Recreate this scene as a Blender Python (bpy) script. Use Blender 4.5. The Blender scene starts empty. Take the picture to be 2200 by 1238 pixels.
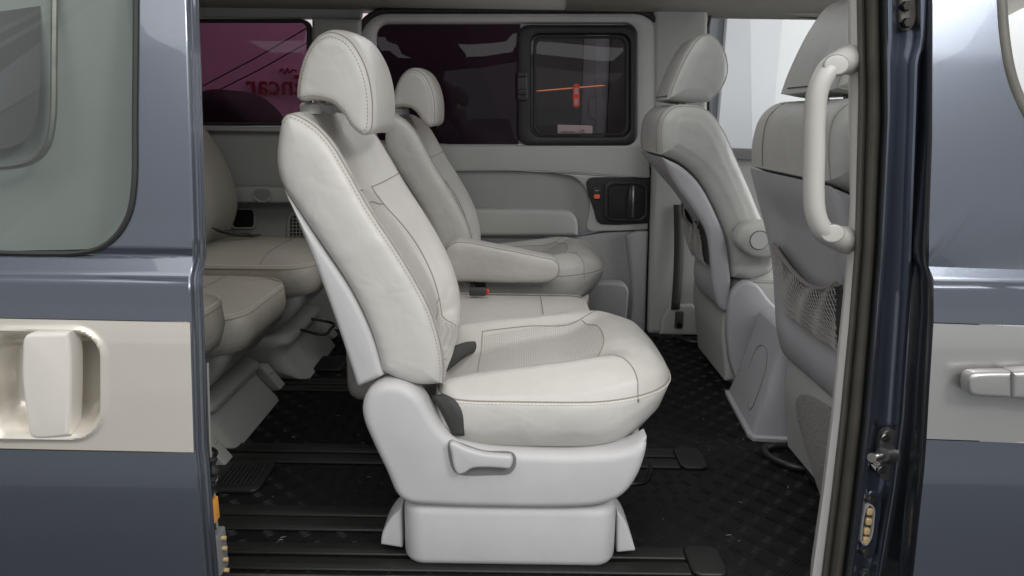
import bpy, bmesh, math, random
import numpy as np
from mathutils import Vector, Matrix
random.seed(7)
scene = bpy.context.scene
COL = scene.collection
# ------------------------------------------------------------------ camera
FPX = 25.0/36.0*2200.0
PITCH, ROLL = math.radians(13.6), math.radians(0.8)
CAM = Vector((0, 0, 0.908))
fw = Vector((0, math.cos(PITCH), -math.sin(PITCH)))
r0 = Vector((1, 0, 0)); u0 = r0.cross(fw)
rt = r0*math.cos(ROLL) + u0*math.sin(ROLL)
up = rt.cross(fw)
cd = bpy.data.cameras.new('camera'); cam = bpy.data.objects.new('camera', cd); COL.objects.link(cam)
cd.lens = 25.0; cd.sensor_width = 36.0; cd.clip_start = 0.02; cd.clip_end = 200
M4 = Matrix((rt, up, -fw)).transposed().to_4x4(); M4.translation = CAM
cam.matrix_world = M4
scene.camera = cam
# ------------------------------------------------------------------ world, lamps, exposure
w = bpy.data.worlds.new('World'); scene.world = w; w.use_nodes = True
w.node_tree.nodes['Background'].inputs[0].default_value = (0.93, 0.96, 1.0, 1)
w.node_tree.nodes['Background'].inputs[1].default_value = 0.55
def area(name, loc, aim, sx, sy, power, col=(1, 1, 1)):
    l = bpy.data.lights.new(name, 'AREA'); l.shape = 'RECTANGLE'; l.size = sx; l.size_y = sy; l.energy = power; l.color = col
    o = bpy.data.objects.new(name, l); COL.objects.link(o); o.location = loc
    o.rotation_euler = (Vector(aim)-Vector(loc)).to_track_quat('-Z', 'Y').to_euler()
    return o
area('ceiling_lamp', (0.2, -1.3, 2.8), (0.15, -0.3, 0.0), 5.0, 3.6, 122, (1, 0.985, 0.96))
area('side_lamp', (1.7, -0.7, 2.3), (0.05, 1.5, 0.35), 0.45, 0.45, 26, (1, 0.99, 0.97))
area('front_lamp', (3.6, 2.2, 1.5), (0.6, 2.2, 0.6), 1.8, 1.4, 70, (1, 1, 1))
area('far_lamp', (0.2, 4.3, 2.7), (0.0, 3.2, 0.9), 4.0, 0.8, 80, (1, 0.97, 0.98))
area('white_wall_fill', (3.6, 4.0, 2.9), (3.0, 5.2, 1.0), 2.4, 0.5, 70)  # added light, brightens the white wall beyond the front window
area('cabin_fill', (0.15, 2.05, 1.335), (0.15, 2.06, 0.0), 0.9, 0.5, 3.0, (1, 1, 1))  # added fill under the headliner, lifts the interior
area('rear_cabin_fill', (-1.0, 2.05, 1.335), (-1.0, 2.06, 0.0), 0.6, 0.5, 1.4, (1, 1, 1))  # added fill for the third row, no fixture there
vs = scene.view_settings
vs.view_transform = 'Standard'; vs.look = 'None'; vs.gamma = 1; vs.use_curve_mapping = False; vs.exposure = 0.0
# ------------------------------------------------------------------ projection helpers (photo pixel -> point at a chosen depth)
def ray(px, py): return fw + rt*((px-1100)/FPX) + up*((619-py)/FPX)
def at(px, py, Y):
    d = ray(px, py); return CAM + d*((Y-CAM.y)/d.y)
def atx(px, py, X):
    d = ray(px, py); return CAM + d*((X-CAM.x)/d.x)
def atz(px, py, Z):
    d = ray(px, py); return CAM + d*((Z-CAM.z)/d.z)
def xz(pts, Y, o=Vector((0, 0, 0))):
    r = []
    for p in pts:
        q = at(p[0], p[1], Y)-o; r.append((q.x, q.z) + tuple(p[2:]))
    return r
# ------------------------------------------------------------------ curves
def cpt(a, b, c, d, t):
    k = lambda p, q: max(1e-5, (q-p).length)**.5
    t1 = k(a, b); t2 = t1+k(b, c); t3 = t2+k(c, d); u = t1+(t2-t1)*t
    A1 = a.lerp(b, u/t1); A2 = b+(c-b)*((u-t1)/(t2-t1)); A3 = c+(d-c)*((u-t2)/(t3-t2))
    A1 = a+(b-a)*(u/t1); B1 = A1+(A2-A1)*(u/t2); B2 = A2+(A3-A2)*((u-t1)/(t3-t1))
    return B1+(B2-B1)*((u-t1)/(t2-t1))
def _cr(P, n):
    if len(P) == 2: return [P[0].lerp(P[1], i/n) for i in range(n)]
    Q = [P[0]*2-P[1]] + P + [P[-1]*2-P[-2]]; out = []
    for i in range(1, len(Q)-2):
        a, b, c, d = Q[i-1:i+3]
        for k in range(n):
            out.append(cpt(a, b, c, d, k/n))
    return out
def resample(P, n, closed):
    L = [0.0]; Q = P+[P[0]] if closed else P
    for i in range(1, len(Q)): L.append(L[-1]+(Q[i]-Q[i-1]).length)
    out = []; j = 0; m = n if closed else n-1
    for k in range(n):
        s = L[-1]*k/m
        while j < len(L)-2 and L[j+1] < s: j += 1
        f = (s-L[j])/max(1e-9, L[j+1]-L[j]); out.append(Q[j].lerp(Q[j+1], min(1, f)))
    return out
def curve(pts, n=80, closed=True):
    """smooth curve through points; a trailing 1 in a point marks a corner"""
    dim = len(pts[0]) if not closed and len(pts[0]) == 3 and False else None
    V = [Vector(p[:2]) for p in pts]; cor = [len(p) > 2 and p[2] == 1 for p in pts]
    if closed:
        if any(cor):
            k = cor.index(True); V = V[k:]+V[:k]; cor = cor[k:]+cor[:k]; V.append(V[0]); cor.append(True)
        else:
            N = len(V); out = []
            for i in range(N):
                a, b, c, d = V[i-1], V[i], V[(i+1) % N], V[(i+2) % N]
                for q in range(10):
                    out.append(cpt(a, b, c, d, q/10))
            return resample(out, n, True)
    else: cor[0] = cor[-1] = True
    out = []; seg = [V[0]]
    for i in range(1, len(V)):
        seg.append(V[i])
        if cor[i]: out += _cr(seg, 10); seg = [V[i]]
    if not closed: out.append(V[-1])
    return resample(out, n, closed)
def curve3(pts, n=60):
    P = [Vector(p) for p in pts]
    o = _cr(P, 10) if len(P) > 2 else [P[0]]
    return resample(o+[P[-1]], n, False)
class RR(list): pass
def loop(px, Y, n):
    q = xz(px, Y); return [Vector(p[:2]) for p in q] if isinstance(px, RR) else curve(q, n)
def rrect(x0, x1, z0, z1, r, k=6):
    r = min(r, abs(x1-x0)/2*.99, abs(z1-z0)/2*.99); out = []
    for cx, cz, a0 in ((x1-r, z1-r, 0), (x0+r, z1-r, 90), (x0+r, z0+r, 180), (x1-r, z0+r, 270)):
        for i in range(k+1):
            a = math.radians(a0+90*i/k); out.append(Vector((cx+r*math.cos(a), cz+r*math.sin(a))))
    return out
def inset(L, d):
    """offset a closed 2D loop inward"""
    n = len(L); A = sum(L[i].x*L[(i+1) % n].y-L[(i+1) % n].x*L[i].y for i in range(n)); s = 1 if A > 0 else -1
    out = []
    for i in range(n):
        t1 = (L[i]-L[i-1]); t2 = (L[(i+1) % n]-L[i])
        t1 = t1.normalized() if t1.length > 1e-9 else t2.normalized(); t2 = t2.normalized() if t2.length > 1e-9 else t1
        nn = Vector((-(t1.y+t2.y), t1.x+t2.x))*s
        if nn.length < 1e-6: nn = Vector((-t1.y, t1.x))*s
        nn.normalize(); c = max(.55, nn.dot(Vector((-t1.y, t1.x))*s)); out.append(L[i]+nn*(d/c))
    if d <= 1e-6: return out
    # drop points that fold over (closer to the outline than d) and bridge the gaps
    A_ = np.array([(p.x, p.y) for p in L]); B_ = np.roll(A_, -1, 0); E = B_-A_; ee = np.maximum((E*E).sum(1), 1e-18)
    P_ = np.array([(p.x, p.y) for p in out]); D = P_[:, None, :]-A_[None]
    t = np.clip((D*E[None]).sum(2)/ee[None], 0, 1); dist = np.sqrt(((D-t[..., None]*E[None])**2).sum(2)).min(1)
    ok = dist > d*.985-1e-6
    if ok.sum() < 3:
        c = sum(L, Vector((0, 0)))/n; return [c.lerp(p, .3) for p in L]
    idx = [i for i in range(n) if ok[i]]; res = [None]*n
    for a, b in zip(idx, idx[1:]+[idx[0]+n]):
        for k in range(a, b): res[k % n] = out[a].lerp(out[b % n], (k-a)/(b-a))
    return res
# ------------------------------------------------------------------ materials
MAT = {}
def lin(h):
    h = h.lstrip('#'); c = [int(h[i:i+2], 16)/255 for i in (0, 2, 4)]
    return tuple((v/12.92 if v <= .04045 else ((v+.055)/1.055)**2.4) for v in c)
def mat(name, col, rough=.5, metal=0, coat=0, spec=.5, bump=None, var=None, emit=None, coat_rough=.05, rvar=0):
    m = bpy.data.materials.new(name); m.use_nodes = True; nt = m.node_tree; b = nt.nodes['Principled BSDF']
    if isinstance(col, str): col = lin(col)
    b.inputs['Base Color'].default_value = (*col, 1); b.inputs['Roughness'].default_value = rough
    b.inputs['Metallic'].default_value = metal; b.inputs['Coat Weight'].default_value = coat; b.inputs['Coat Roughness'].default_value = coat_rough
    b.inputs['Specular IOR Level'].default_value = spec
    tc = nt.nodes.new('ShaderNodeTexCoord')
    if bump:
        kind, sc, st = bump
        if kind == 'leather':
            t = nt.nodes.new('ShaderNodeTexNoise'); t.inputs['Scale'].default_value = sc; t.inputs['Detail'].default_value = 3
            t2 = nt.nodes.new('ShaderNodeTexNoise'); t2.inputs['Scale'].default_value = 16; t2.inputs['Detail'].default_value = 2; t2.inputs['Distortion'].default_value = .6
            nt.links.new(tc.outputs['Object'], t2.inputs['Vector']); ad = nt.nodes.new('ShaderNodeMath'); ad.operation = 'MULTIPLY_ADD'; ad.inputs[1].default_value = 13.0
            nt.links.new(t2.outputs['Fac'], ad.inputs[0]); nt.links.new(t.outputs['Fac'], ad.inputs[2]); out = ad.outputs[0]
        elif kind == 'noise':
            t = nt.nodes.new('ShaderNodeTexNoise'); t.inputs['Scale'].default_value = sc; t.inputs['Detail'].default_value = 5; out = t.outputs['Fac']
        else:
            t = nt.nodes.new('ShaderNodeTexVoronoi'); t.inputs['Scale'].default_value = sc; out = t.outputs['Distance']
        nt.links.new(tc.outputs['Object'], t.inputs['Vector'])
        bn = nt.nodes.new('ShaderNodeBump'); bn.inputs['Strength'].default_value = st; bn.inputs['Distance'].default_value = .002
        nt.links.new(out, bn.inputs['Height']); nt.links.new(bn.outputs['Normal'], b.inputs['Normal'])
    if var:
        sc, amt = var
        t = nt.nodes.new('ShaderNodeTexNoise'); t.inputs['Scale'].default_value = sc; t.inputs['Detail'].default_value = 6; t.inputs['Roughness'].default_value = .65
        nt.links.new(tc.outputs['Object'], t.inputs['Vector'])
        mr = nt.nodes.new('ShaderNodeMapRange'); mr.inputs[1].default_value = .3; mr.inputs[2].default_value = .7; mr.inputs[3].default_value = 1-amt; mr.inputs[4].default_value = 1+amt
        nt.links.new(t.outputs['Fac'], mr.inputs[0])
        vm = nt.nodes.new('ShaderNodeVectorMath'); vm.operation = 'SCALE'; vm.inputs[0].default_value = col
        nt.links.new(mr.outputs[0], vm.inputs['Scale']); nt.links.new(vm.outputs[0], b.inputs['Base Color'])
        if rvar:
            m2 = nt.nodes.new('ShaderNodeMapRange'); m2.inputs[1].default_value = .3; m2.inputs[2].default_value = .7; m2.inputs[3].default_value = rough-rvar; m2.inputs[4].default_value = rough+rvar
            nt.links.new(t.outputs['Fac'], m2.inputs[0]); nt.links.new(m2.outputs[0], b.inputs['Roughness'])
    if emit:
        b.inputs['Emission Color'].default_value = (*col, 1); b.inputs['Emission Strength'].default_value = emit
    MAT[name] = m; return m
def glass(name, tint, ior=1.32, rough=0.0):
    """tinted safety glass: tinted transmission + mirror reflection by Fresnel"""
    m = bpy.data.materials.new(name); m.use_nodes = True; nt = m.node_tree
    for n in list(nt.nodes): nt.nodes.remove(n)
    o = nt.nodes.new('ShaderNodeOutputMaterial'); mx = nt.nodes.new('ShaderNodeMixShader'); t = nt.nodes.new('ShaderNodeBsdfTransparent'); g = nt.nodes.new('ShaderNodeBsdfGlossy')
    fr = nt.nodes.new('ShaderNodeFresnel'); fr.inputs[0].default_value = ior
    t.inputs[0].default_value = (*tint, 1); g.inputs['Roughness'].default_value = rough; g.inputs[0].default_value = (.95, 1, .98, 1)
    nt.links.new(fr.outputs[0], mx.inputs[0]); nt.links.new(t.outputs[0], mx.inputs[1]); nt.links.new(g.outputs[0], mx.inputs[2]); nt.links.new(mx.outputs[0], o.inputs[0])
    MAT[name] = m; return m
mat('leather', '#c1beb9', .37, bump=('leather', 520, .16), var=(7, .045), spec=.45, rvar=.06)
def perforated(name, src, ax, x0, x1, hw, k):
    """leather with a perforated insert: rows of small holes inside a rounded field of the cushion"""
    m = MAT[src].copy(); m.name = name; nt = m.node_tree; N = nt.nodes; b = N['Principled BSDF']; L_ = nt.links
    tc = next(n for n in N if n.type == 'TEX_COORD'); sp_ = N.new('ShaderNodeSeparateXYZ'); L_.new(tc.outputs['Object'], sp_.inputs[0])
    def mth(op, a, b_=None, c=None):
        n = N.new('ShaderNodeMath'); n.operation = op
        for i, v in enumerate((a, b_, c)):
            if v is None: continue
            if isinstance(v, (int, float)): n.inputs[i].default_value = v
            else: L_.new(v, n.inputs[i])
        return n.outputs[0]
    X, Y_ = sp_.outputs[ax], sp_.outputs[1]; ay = mth('ABSOLUTE', Y_); y2 = mth('MULTIPLY', Y_, Y_)
    msk = mth('MULTIPLY', mth('MULTIPLY', mth('LESS_THAN', ay, hw), mth('GREATER_THAN', X, x0)), mth('LESS_THAN', mth('MULTIPLY_ADD', y2, k, X), x1))
    cx = mth('SUBTRACT', mth('FRACT', mth('MULTIPLY', X, 190)), .5); cy = mth('SUBTRACT', mth('FRACT', mth('MULTIPLY', Y_, 190)), .5)
    dot = mth('LESS_THAN', mth('ADD', mth('MULTIPLY', cx, cx), mth('MULTIPLY', cy, cy)), .05)
    fac = mth('SUBTRACT', 1.0, mth('MULTIPLY', msk, mth('MULTIPLY_ADD', dot, .38, .06)))
    old = b.inputs['Base Color'].links[0].from_socket; vm = N.new('ShaderNodeVectorMath'); vm.operation = 'SCALE'; L_.new(old, vm.inputs[0]); L_.new(fac, vm.inputs['Scale']); L_.new(vm.outputs[0], b.inputs['Base Color'])
    MAT[name] = m
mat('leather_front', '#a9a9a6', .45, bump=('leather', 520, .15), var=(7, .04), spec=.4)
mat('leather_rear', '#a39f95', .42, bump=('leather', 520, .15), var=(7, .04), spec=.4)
mat('plastic_light', '#bdbcbc', .42, bump=('noise', 900, .14), var=(9, .045), rvar=.06, spec=.4)
mat('handle_plastic', '#b0aea8', .4, bump=('noise', 900, .1), var=(9, .04))
mat('plastic_back', '#a8a7ab', .5, bump=('noise', 900, .12), var=(5, .04), spec=.35)
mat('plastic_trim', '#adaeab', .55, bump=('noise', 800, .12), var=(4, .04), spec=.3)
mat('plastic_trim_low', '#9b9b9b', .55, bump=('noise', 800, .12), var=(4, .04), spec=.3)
mat('plastic_rear', '#9a9a96', .55, bump=('noise', 800, .12), var=(4, .04), spec=.3)
mat('plastic_grey', '#7c7b7c', .5, bump=('noise', 800, .1))
mat('headliner', '#a8a49d', .95, bump=('noise', 1200, .25), var=(20, .03), spec=.1)
mat('trim_white', '#c8c6c2', .5, bump=('noise', 800, .06))
mat('seam', '#8f897f', .7)
mat('thread', '#ddd8cd', .7)
mat('dark_seam', '#3a3936', .8)
mat('black_plastic', '#1b1c1c', .45, bump=('noise', 700, .15), var=(6, .1))
mat('black_handle', '#232423', .38)
mat('rubber', '#20201f', .6, bump=('noise', 300, .2), var=(15, .2))
mat('rubber_grey', '#55534c', .5, bump=('noise', 300, .25), var=(25, .12))
mat('belt', '#3a3b39', .7, bump=('noise', 500, .3))
mat('floor_mat', '#131314', .62, bump=('noise', 250, .35), var=(5, .35), spec=.25, rvar=.1)
mat('floor_ridge', '#151516', .55, var=(9, .3), spec=.3)
mat('rail_black', '#1d1d1c', .5, bump=('noise', 200, .2), var=(6, .25))
mat('steel', '#9a968f', .35, 1, var=(30, .2))
mat('dark_steel', '#3b3a38', .4, 1, var=(30, .2))
mat('brass', '#dcc08e', .4, .2)
mat('striker_grey', '#5c5c5b', .38, .5, var=(40, .2))
mat('contact_amber', '#e8a24c', .45)
mat('orange', '#f0683c', .5)
mat('red_label', '#d8431f', .5)
mat('white_label', '#a8979a', .6)
mat('carpet', '#8d8b88', 1, bump=('noise', 600, 1.0), var=(180, .35), spec=.05)
mat('net', '#77706e', .8)
mat('strand', '#96938f', .8)
mat('net_shade', '#4b494b', .9)
mat('grip_paint', '#d3cec6', .25, 0, 1, var=(6, .03))
mat('paint_blue', (.13, .146, .178), .27, .75, 1, var=(900, .16), bump=('noise', 1500, .05), coat_rough=.03)
mat('paint_jamb', (.13, .15, .195), .26, .8, 1, var=(4, .1), coat_rough=.06)
mat('paint_champagne', (.62, .58, .51), .36, .45, 1, var=(3, .05), coat_rough=.05)
mat('paint_champagne_shaded', (.36, .355, .345), .36, .6, 1, var=(2, .05), coat_rough=.04)  # champagne paint again, front door's dimmer light put into the colour
mat('paint_dark', (.006, .007, .011), .4, 0, .6)
mat('studio_floor', '#8c8d8f', .35, var=(1.5, .08), bump=('noise', 30, .05))
mat('studio_wall', '#d7d8d8', .9, var=(1, .03))
mat('wall_grey', '#b4b6b8', .9, var=(1, .03))
mat('wall_dark', '#5a5d61', .8, var=(1, .05))
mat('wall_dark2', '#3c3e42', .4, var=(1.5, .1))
mat('pane_dark', '#5c5859', .35, var=(4, .1))
mat('wall_black', '#262427', .8, var=(1, .2))
mat('wall_pink', '#c9b9bf', .9, var=(1, .05))
mat('sign_red', '#8f2a35', .6)
mat('lamp_strip', '#ff9a62', .5, emit=.7)
mat('panel_green', '#a2a6a3', .6, var=(2, .06))
glass('tint_pink', (.33, .215, .28))
glass('tint_dark', (.34, .22, .30))
glass('clear_glass', (.93, .94, .94))
glass('tint_green', (.63, .66, .64), 1.5)
glass('tint_purple', (.5, .47, .48))
# ------------------------------------------------------------------ object helpers
def link(name, verts, faces, m, parent=None, origin=None, angle=35, smooth=True):
    me = bpy.data.meshes.new(name); o = origin if origin is not None else Vector((0, 0, 0))
    me.from_pydata([tuple(Vector(v)-o) for v in verts], [], faces); me.update()
    bm = bmesh.new(); bm.from_mesh(me); bmesh.ops.remove_doubles(bm, verts=bm.verts, dist=1e-6); bmesh.ops.recalc_face_normals(bm, faces=bm.faces); bm.to_mesh(me); bm.free()
    if smooth:
        me.polygons.foreach_set('use_smooth', [True]*len(me.polygons)); me.set_sharp_from_angle(angle=math.radians(angle))
    for mm in (m if isinstance(m, (list, tuple)) else [m]): me.materials.append(MAT[mm])
    ob = bpy.data.objects.new(name, me); COL.objects.link(ob)
    if parent is not None: ob.parent = parent
    return ob
def world_loc(p):
    v = Vector((0, 0, 0))
    while p is not None: v = v + p.location; p = p.parent
    return v
def empty(name, loc, label=None, cat=None, group=None, kind=None):
    o = bpy.data.objects.new(name, None); COL.objects.link(o); o.location = loc; o.empty_display_size = .05
    return tag(o, label, cat, group, kind)
def tag(o, label=None, cat=None, group=None, kind=None):
    if label: o['label'] = label
    if cat: o['category'] = cat
    if group: o['group'] = group
    if kind: o['kind'] = kind
    return o
AX = {'y': lambda u, v, a: Vector((u, a, v)), 'z': lambda u, v, a: Vector((u, v, a)), 'x': lambda u, v, a: Vector((a, u, v))}
def loft(L, a0, a1, r, axis='y', seg=4, mid=1, dome=0, disp=None, caps=True, r1=None):
    """closed 2D loop extruded from a0 to a1 with rounded rims; returns verts, faces, ring count"""
    f = AX[axis]; s = 1 if a1 > a0 else -1; rings = []; r1 = r if r1 is None else r1
    # quarter circle: depth d from face -> inset
    def quarter(a, sg, rr):
        return [(a+sg*rr*(1-math.cos(math.pi/2*k/seg)), rr*(1-math.sin(math.pi/2*k/seg))) for k in range(seg+1)]
    DM = [(dome*(1-((4-k)/4)**2), .018*k/4) for k in range(4, 0, -1)] if dome else []
    rings = [(a0-s*h_, r+d_) for h_, d_ in DM] + quarter(a0, s, r)
    b0, b1 = a0+s*r, a1-s*r1
    rings += [(b0+(b1-b0)*k/(mid+1), 0) for k in range(1, mid+1)]
    rings += quarter(a1, -s, r1)[::-1] + [(a1+s*h_, r1+d_) for h_, d_ in DM[::-1]]
    V, Fc = [], []; n = len(L); R = []
    for a, d in rings:
        lp = inset(L, d) if d > 1e-7 else L
        row = []
        for i, p in enumerate(lp):
            q = f(p.x, p.y, a)
            if disp: q = disp(q, i/n, (a-a0)/(a1-a0))
            row.append(q)
        R.append(row); V += row
    for j in range(len(rings)-1):
        for i in range(n):
            Fc.append((j*n+i, j*n+(i+1) % n, (j+1)*n+(i+1) % n, (j+1)*n+i))
    if caps: Fc.append(tuple(range(n))); Fc.append(tuple(range((len(rings)-1)*n, len(rings)*n)))
    return V, Fc, R
def solid(name, L, a0, a1, r, m, parent=None, axis='y', **k):
    o = world_loc(parent); V, Fc, R = loft(L, a0, a1, r, axis, **k)
    return link(name, V, Fc, m, parent, o)
def rbox(name, x0, x1, y0, y1, z0, z1, r, m, parent=None, axis='z', rv=None):
    rv = r if rv is None else rv
    if axis == 'z': return solid(name, rrect(x0, x1, y0, y1, rv), z0, z1, r, m, parent, 'z', seg=3)
    if axis == 'y': return solid(name, rrect(x0, x1, z0, z1, rv), y0, y1, r, m, parent, 'y', seg=3)
    return solid(name, rrect(y0, y1, z0, z1, rv), x0, x1, r, m, parent, 'x', seg=3)
def tube_data(P, r, n=6, closed=False):
    V, Fc = [], []; N = len(P); up_ = Vector((0, 0, 1)); prev = None
    for i, p in enumerate(P):
        a = P[i-1] if (i > 0 or closed) else P[i]; b = P[(i+1) % N] if (i < N-1 or closed) else P[i]
        t = (b-a).normalized() if (b-a).length > 1e-9 else Vector((1, 0, 0))
        if prev is None: s = t.cross(up_) if abs(t.dot(up_)) < .95 else t.cross(Vector((1, 0, 0)))
        else: s = prev - t*prev.dot(t)
        s.normalize(); prev = s; q = t.cross(s); rr = r[i] if isinstance(r, (list, tuple)) else r
        for k in range(n):
            an = 2*math.pi*k/n; V.append(p+s*(rr*math.cos(an))+q*(rr*math.sin(an)))
    for i in range(N if closed else N-1):
        for k in range(n):
            i2 = (i+1) % N; Fc.append((i*n+k, i*n+(k+1) % n, i2*n+(k+1) % n, i2*n+k))
    if not closed: Fc.append(tuple(range(n))[::-1]); Fc.append(tuple((N-1)*n+k for k in range(n)))
    return V, Fc
def tube(name, P, r, m, parent=None, n=6, closed=False):
    V, Fc = tube_data([Vector(p) for p in P], r, n, closed); return link(name, V, Fc, m, parent, world_loc(parent), 50)
def dashes(name, P, r, m, parent, dash=.0045, gap=.0025, lift=Vector((0, 0, 0))):
    """a row of thread stitches along a polyline, joined in one part"""
    L = sum((P[i+1]-P[i]).length for i in range(len(P)-1)); n = max(2, int(L/(dash+gap))); Q = resample(P, n*2+1, False); V, Fc = [], []
    for i in range(n):
        v, f = tube_data([Q[2*i]+lift, Q[2*i].lerp(Q[2*i+1], 1.25)+lift], r, 4); b = len(V); V += v; Fc += [tuple(q+b for q in ff) for ff in f]
    o = link(name, V, Fc, m, parent, world_loc(parent), smooth=False); o['kind'] = 'stuff'; return o
def grid(name, rows, m, parent=None, thick=None, angle=40):
    V = [v for r in rows for v in r]; c = len(rows[0]); Fc = [(j*c+i, j*c+i+1, (j+1)*c+i+1, (j+1)*c+i) for j in range(len(rows)-1) for i in range(c-1)]
    o = link(name, V, Fc, m, parent, world_loc(parent), angle)
    if thick:
        md = o.modifiers.new('thickness', 'SOLIDIFY'); md.thickness = thick; md.offset = 0
    return o
def rod(a, b, r, n=10): return tube_data([Vector(a), Vector(b)], r, n)
def smooth(a, b, x):
    t = max(0, min(1, (x-a)/(b-a))); return t*t*(3-2*t)
def copy_tree(o, parent=None):
    c = o.copy(); COL.objects.link(c)
    if parent is not None: c.parent = parent
    for ch in list(o.children): copy_tree(ch, c)
    return c
def pts(Y, *p): return [at(a, b, Y) for a, b in p]
FAR = 2.95
# ================================================================== SETTING
# studio ground outside the van
link('studio_floor', [(-9, -7, -.42), (9, -7, -.42), (9, 9, -.42), (-9, 9, -.42)], [(0, 1, 2, 3)], 'studio_floor', smooth=False)['kind'] = 'structure'
link('dark_reflection_strip', [(-9, -.45, -.416), (9, -.25, -.416), (9, 3.6, -.416), (-9, 3.6, -.416)], [(0, 1, 2, 3)], 'wall_dark2', smooth=False)['kind'] = 'structure'  # added out of view, darkens the reflections in the lower door skins
# background walls seen through the windows
def wall(name, x0, x1, Y, m, z0=-.42, z1=3.0, t=.1, label=None):
    o = rbox(name, x0, x1, Y, Y+t, z0, z1, .004, m, axis='y'); o['kind'] = 'structure'; return o
BK = 5.2
wall('pale_studio_wall', -4.6, at(800, 200, BK).x, BK, 'wall_pink')
wall('dark_studio_wall', at(800, 200, BK).x+.004, at(1250, 200, BK).x, BK+.02, 'wall_black')
wall('grey_studio_wall', at(1250, 200, BK).x+.004, at(1308, 200, BK).x, BK+.04, 'wall_dark')
wall('dark_studio_partition', at(1308, 200, BK).x+.004, at(1400, 200, BK).x, BK+.02, 'wall_black')
wall('slate_studio_column', at(1400, 200, BK).x+.004, at(1547, 200, BK).x, BK+.04, 'wall_dark')
wall('light_grey_studio_wall', at(1548, 200, BK).x, at(1664, 200, BK).x, BK-.02, 'wall_grey')
wall('white_studio_wall', at(1664, 200, BK).x+.004, 6, BK+.06, 'studio_wall')
# ---- van floor
fl = empty('floor', (0, 0, 0), kind='structure')
rbox('floor_mat', -2.0, 2.2, 1.235, 3.02, -.05, 0, .012, 'floor_mat', fl)
rbox('sill_step', -1.2, .95, 1.09, 1.232, -.16, -.045, .02, 'rail_black', fl)
V, Fc = [], []
def ridge(x, y, ang, l=.030, wd=.0042, h=.0020):
    c, s = math.cos(ang), math.sin(ang); b = len(V)
    for (a, q, z) in ((-l/2, 0, 0), (0, -wd/2, 0), (l/2, 0, 0), (0, wd/2, 0), (-l*.22, 0, h), (l*.22, 0, h)):
        V.append((x+a*c-q*s, y+a*s+q*c, z+.0004))
    Fc.extend([(b, b+1, b+4), (b+1, b+5, b+4), (b+1, b+2, b+5), (b+2, b+3, b+5), (b+3, b+4, b+5), (b+3, b, b+4)])
pit = .041
for i in range(-26, 38):
    for j in range(int(1.25/pit), int(2.95/pit)):
        x, y = i*pit, j*pit+.012
        ang = math.radians(38 if (i+j) % 2 else -38)
        for k in (-1.5, -.5, .5, 1.5):
            ridge(x-math.sin(ang)*k*.0078, y+math.cos(ang)*k*.0078, ang, .024, .0036)
D_, Df = [], []
for k in range(60):
    x, y = random.uniform(-.75, .75), random.uniform(1.27, 2.2); a = random.uniform(0, 3.1); l = random.uniform(.002, .007); wd = random.uniform(.0006, .0014); b = len(D_)
    c_, s_ = math.cos(a), math.sin(a)
    for u, v, z in ((-l, -wd, 0), (l, -wd, 0), (l, wd, 0), (-l, wd, 0), (0, 0, .001)): D_.append((x+u*c_-v*s_, y+u*s_+v*c_, .0022+z))
    Df += [(b, b+1, b+4), (b+1, b+2, b+4), (b+2, b+3, b+4), (b+3, b, b+4)]
link('floor_debris', D_, Df, 'carpet', fl, smooth=False)['kind'] = 'stuff'
tr = link('tread_ridges', V, Fc, 'floor_ridge', fl, smooth=False); tr['kind'] = 'stuff'
def floor_rail(y0, y1, x0, x1, cap):
    ym = (y0+y1)/2; g = .007
    rbox('floor_rail', x0, x1, y0, ym-g, .0006, .008, .0035, 'rail_black', fl)
    rbox('floor_rail', x0, x1, ym+g, y1, .0006, .008, .0035, 'rail_black', fl)
    rbox('rail_slot', x0, x1, ym-g+.0006, ym+g-.0006, .0006, .004, .001, 'dark_steel', fl)
    if cap: rbox('rail_cap', x1+.001, x1+.075, y0-.004, y1+.004, .0006, .011, .005, 'rail_black', fl, rv=.022)
floor_rail(1.270, 1.362, -1.6, .375, True)
floor_rail(1.725, 1.835, -1.6, .455, True)
floor_rail(2.23, 2.34, -1.6, .42, True)
rbox('floor_strip', -1.6, -.15, 1.47, 1.512, .0006, .008, .004, 'rail_black', fl)
rbox('floor_strip', -1.6, -.15, 1.412, 1.464, .0006, .008, .004, 'rail_black', fl)
tube('sill_edge', [(-1.2, 1.2475, .0045), (.62, 1.2475, .0045)], .005, 'steel', fl)
def vent(cx, cy, sx, sy):
    v = rbox('floor_vent', cx-sx, cx+sx, cy-sy, cy+sy, .0006, .012, .004, 'black_plastic', fl, rv=.02)
    for k in range(9):
        x = cx-sx*.45+k*sx*.15
        rbox('vent_slat', x-.0022, x+.0022, cy-sy*.72, cy+sy*.72, .0122, .0165, .001, 'rubber', v)
p = atz(512, 1030, 0); vent(p.x, p.y, .075, .075)
p = atz(700, 785, 0); vent(p.x, p.y, .075, .075)
# ---- headliner and roof shell
hl = empty('ceiling', (0, 0, 1.3), kind='structure')
rows = []
for j in range(13):
    t = j/12; y = 1.16+(FAR+.05-1.16)*t; z = 1.302+.075*(1-abs(2*t-1)**3.0)
    rows.append([Vector((x, y, z)) for x in (-2.0, -1.2, -.5, 0.19)])
rows2 = [[v+Vector((.0035, 0, 0)) if i == 0 else v for i, v in enumerate([Vector((x, r[0].y, r[0].z-.0015)) for x in (.1905, .6, 1.2, 1.9)])] for r in rows]
grid('headliner_panel', rows, 'headliner', hl, .012); grid('headliner_panel', rows2, 'headliner', hl, .012)
rbox('roof_shell', -2.05, 2.0, 1.10, FAR+.10, 1.405, 1.44, .01, 'paint_blue', hl)
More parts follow.
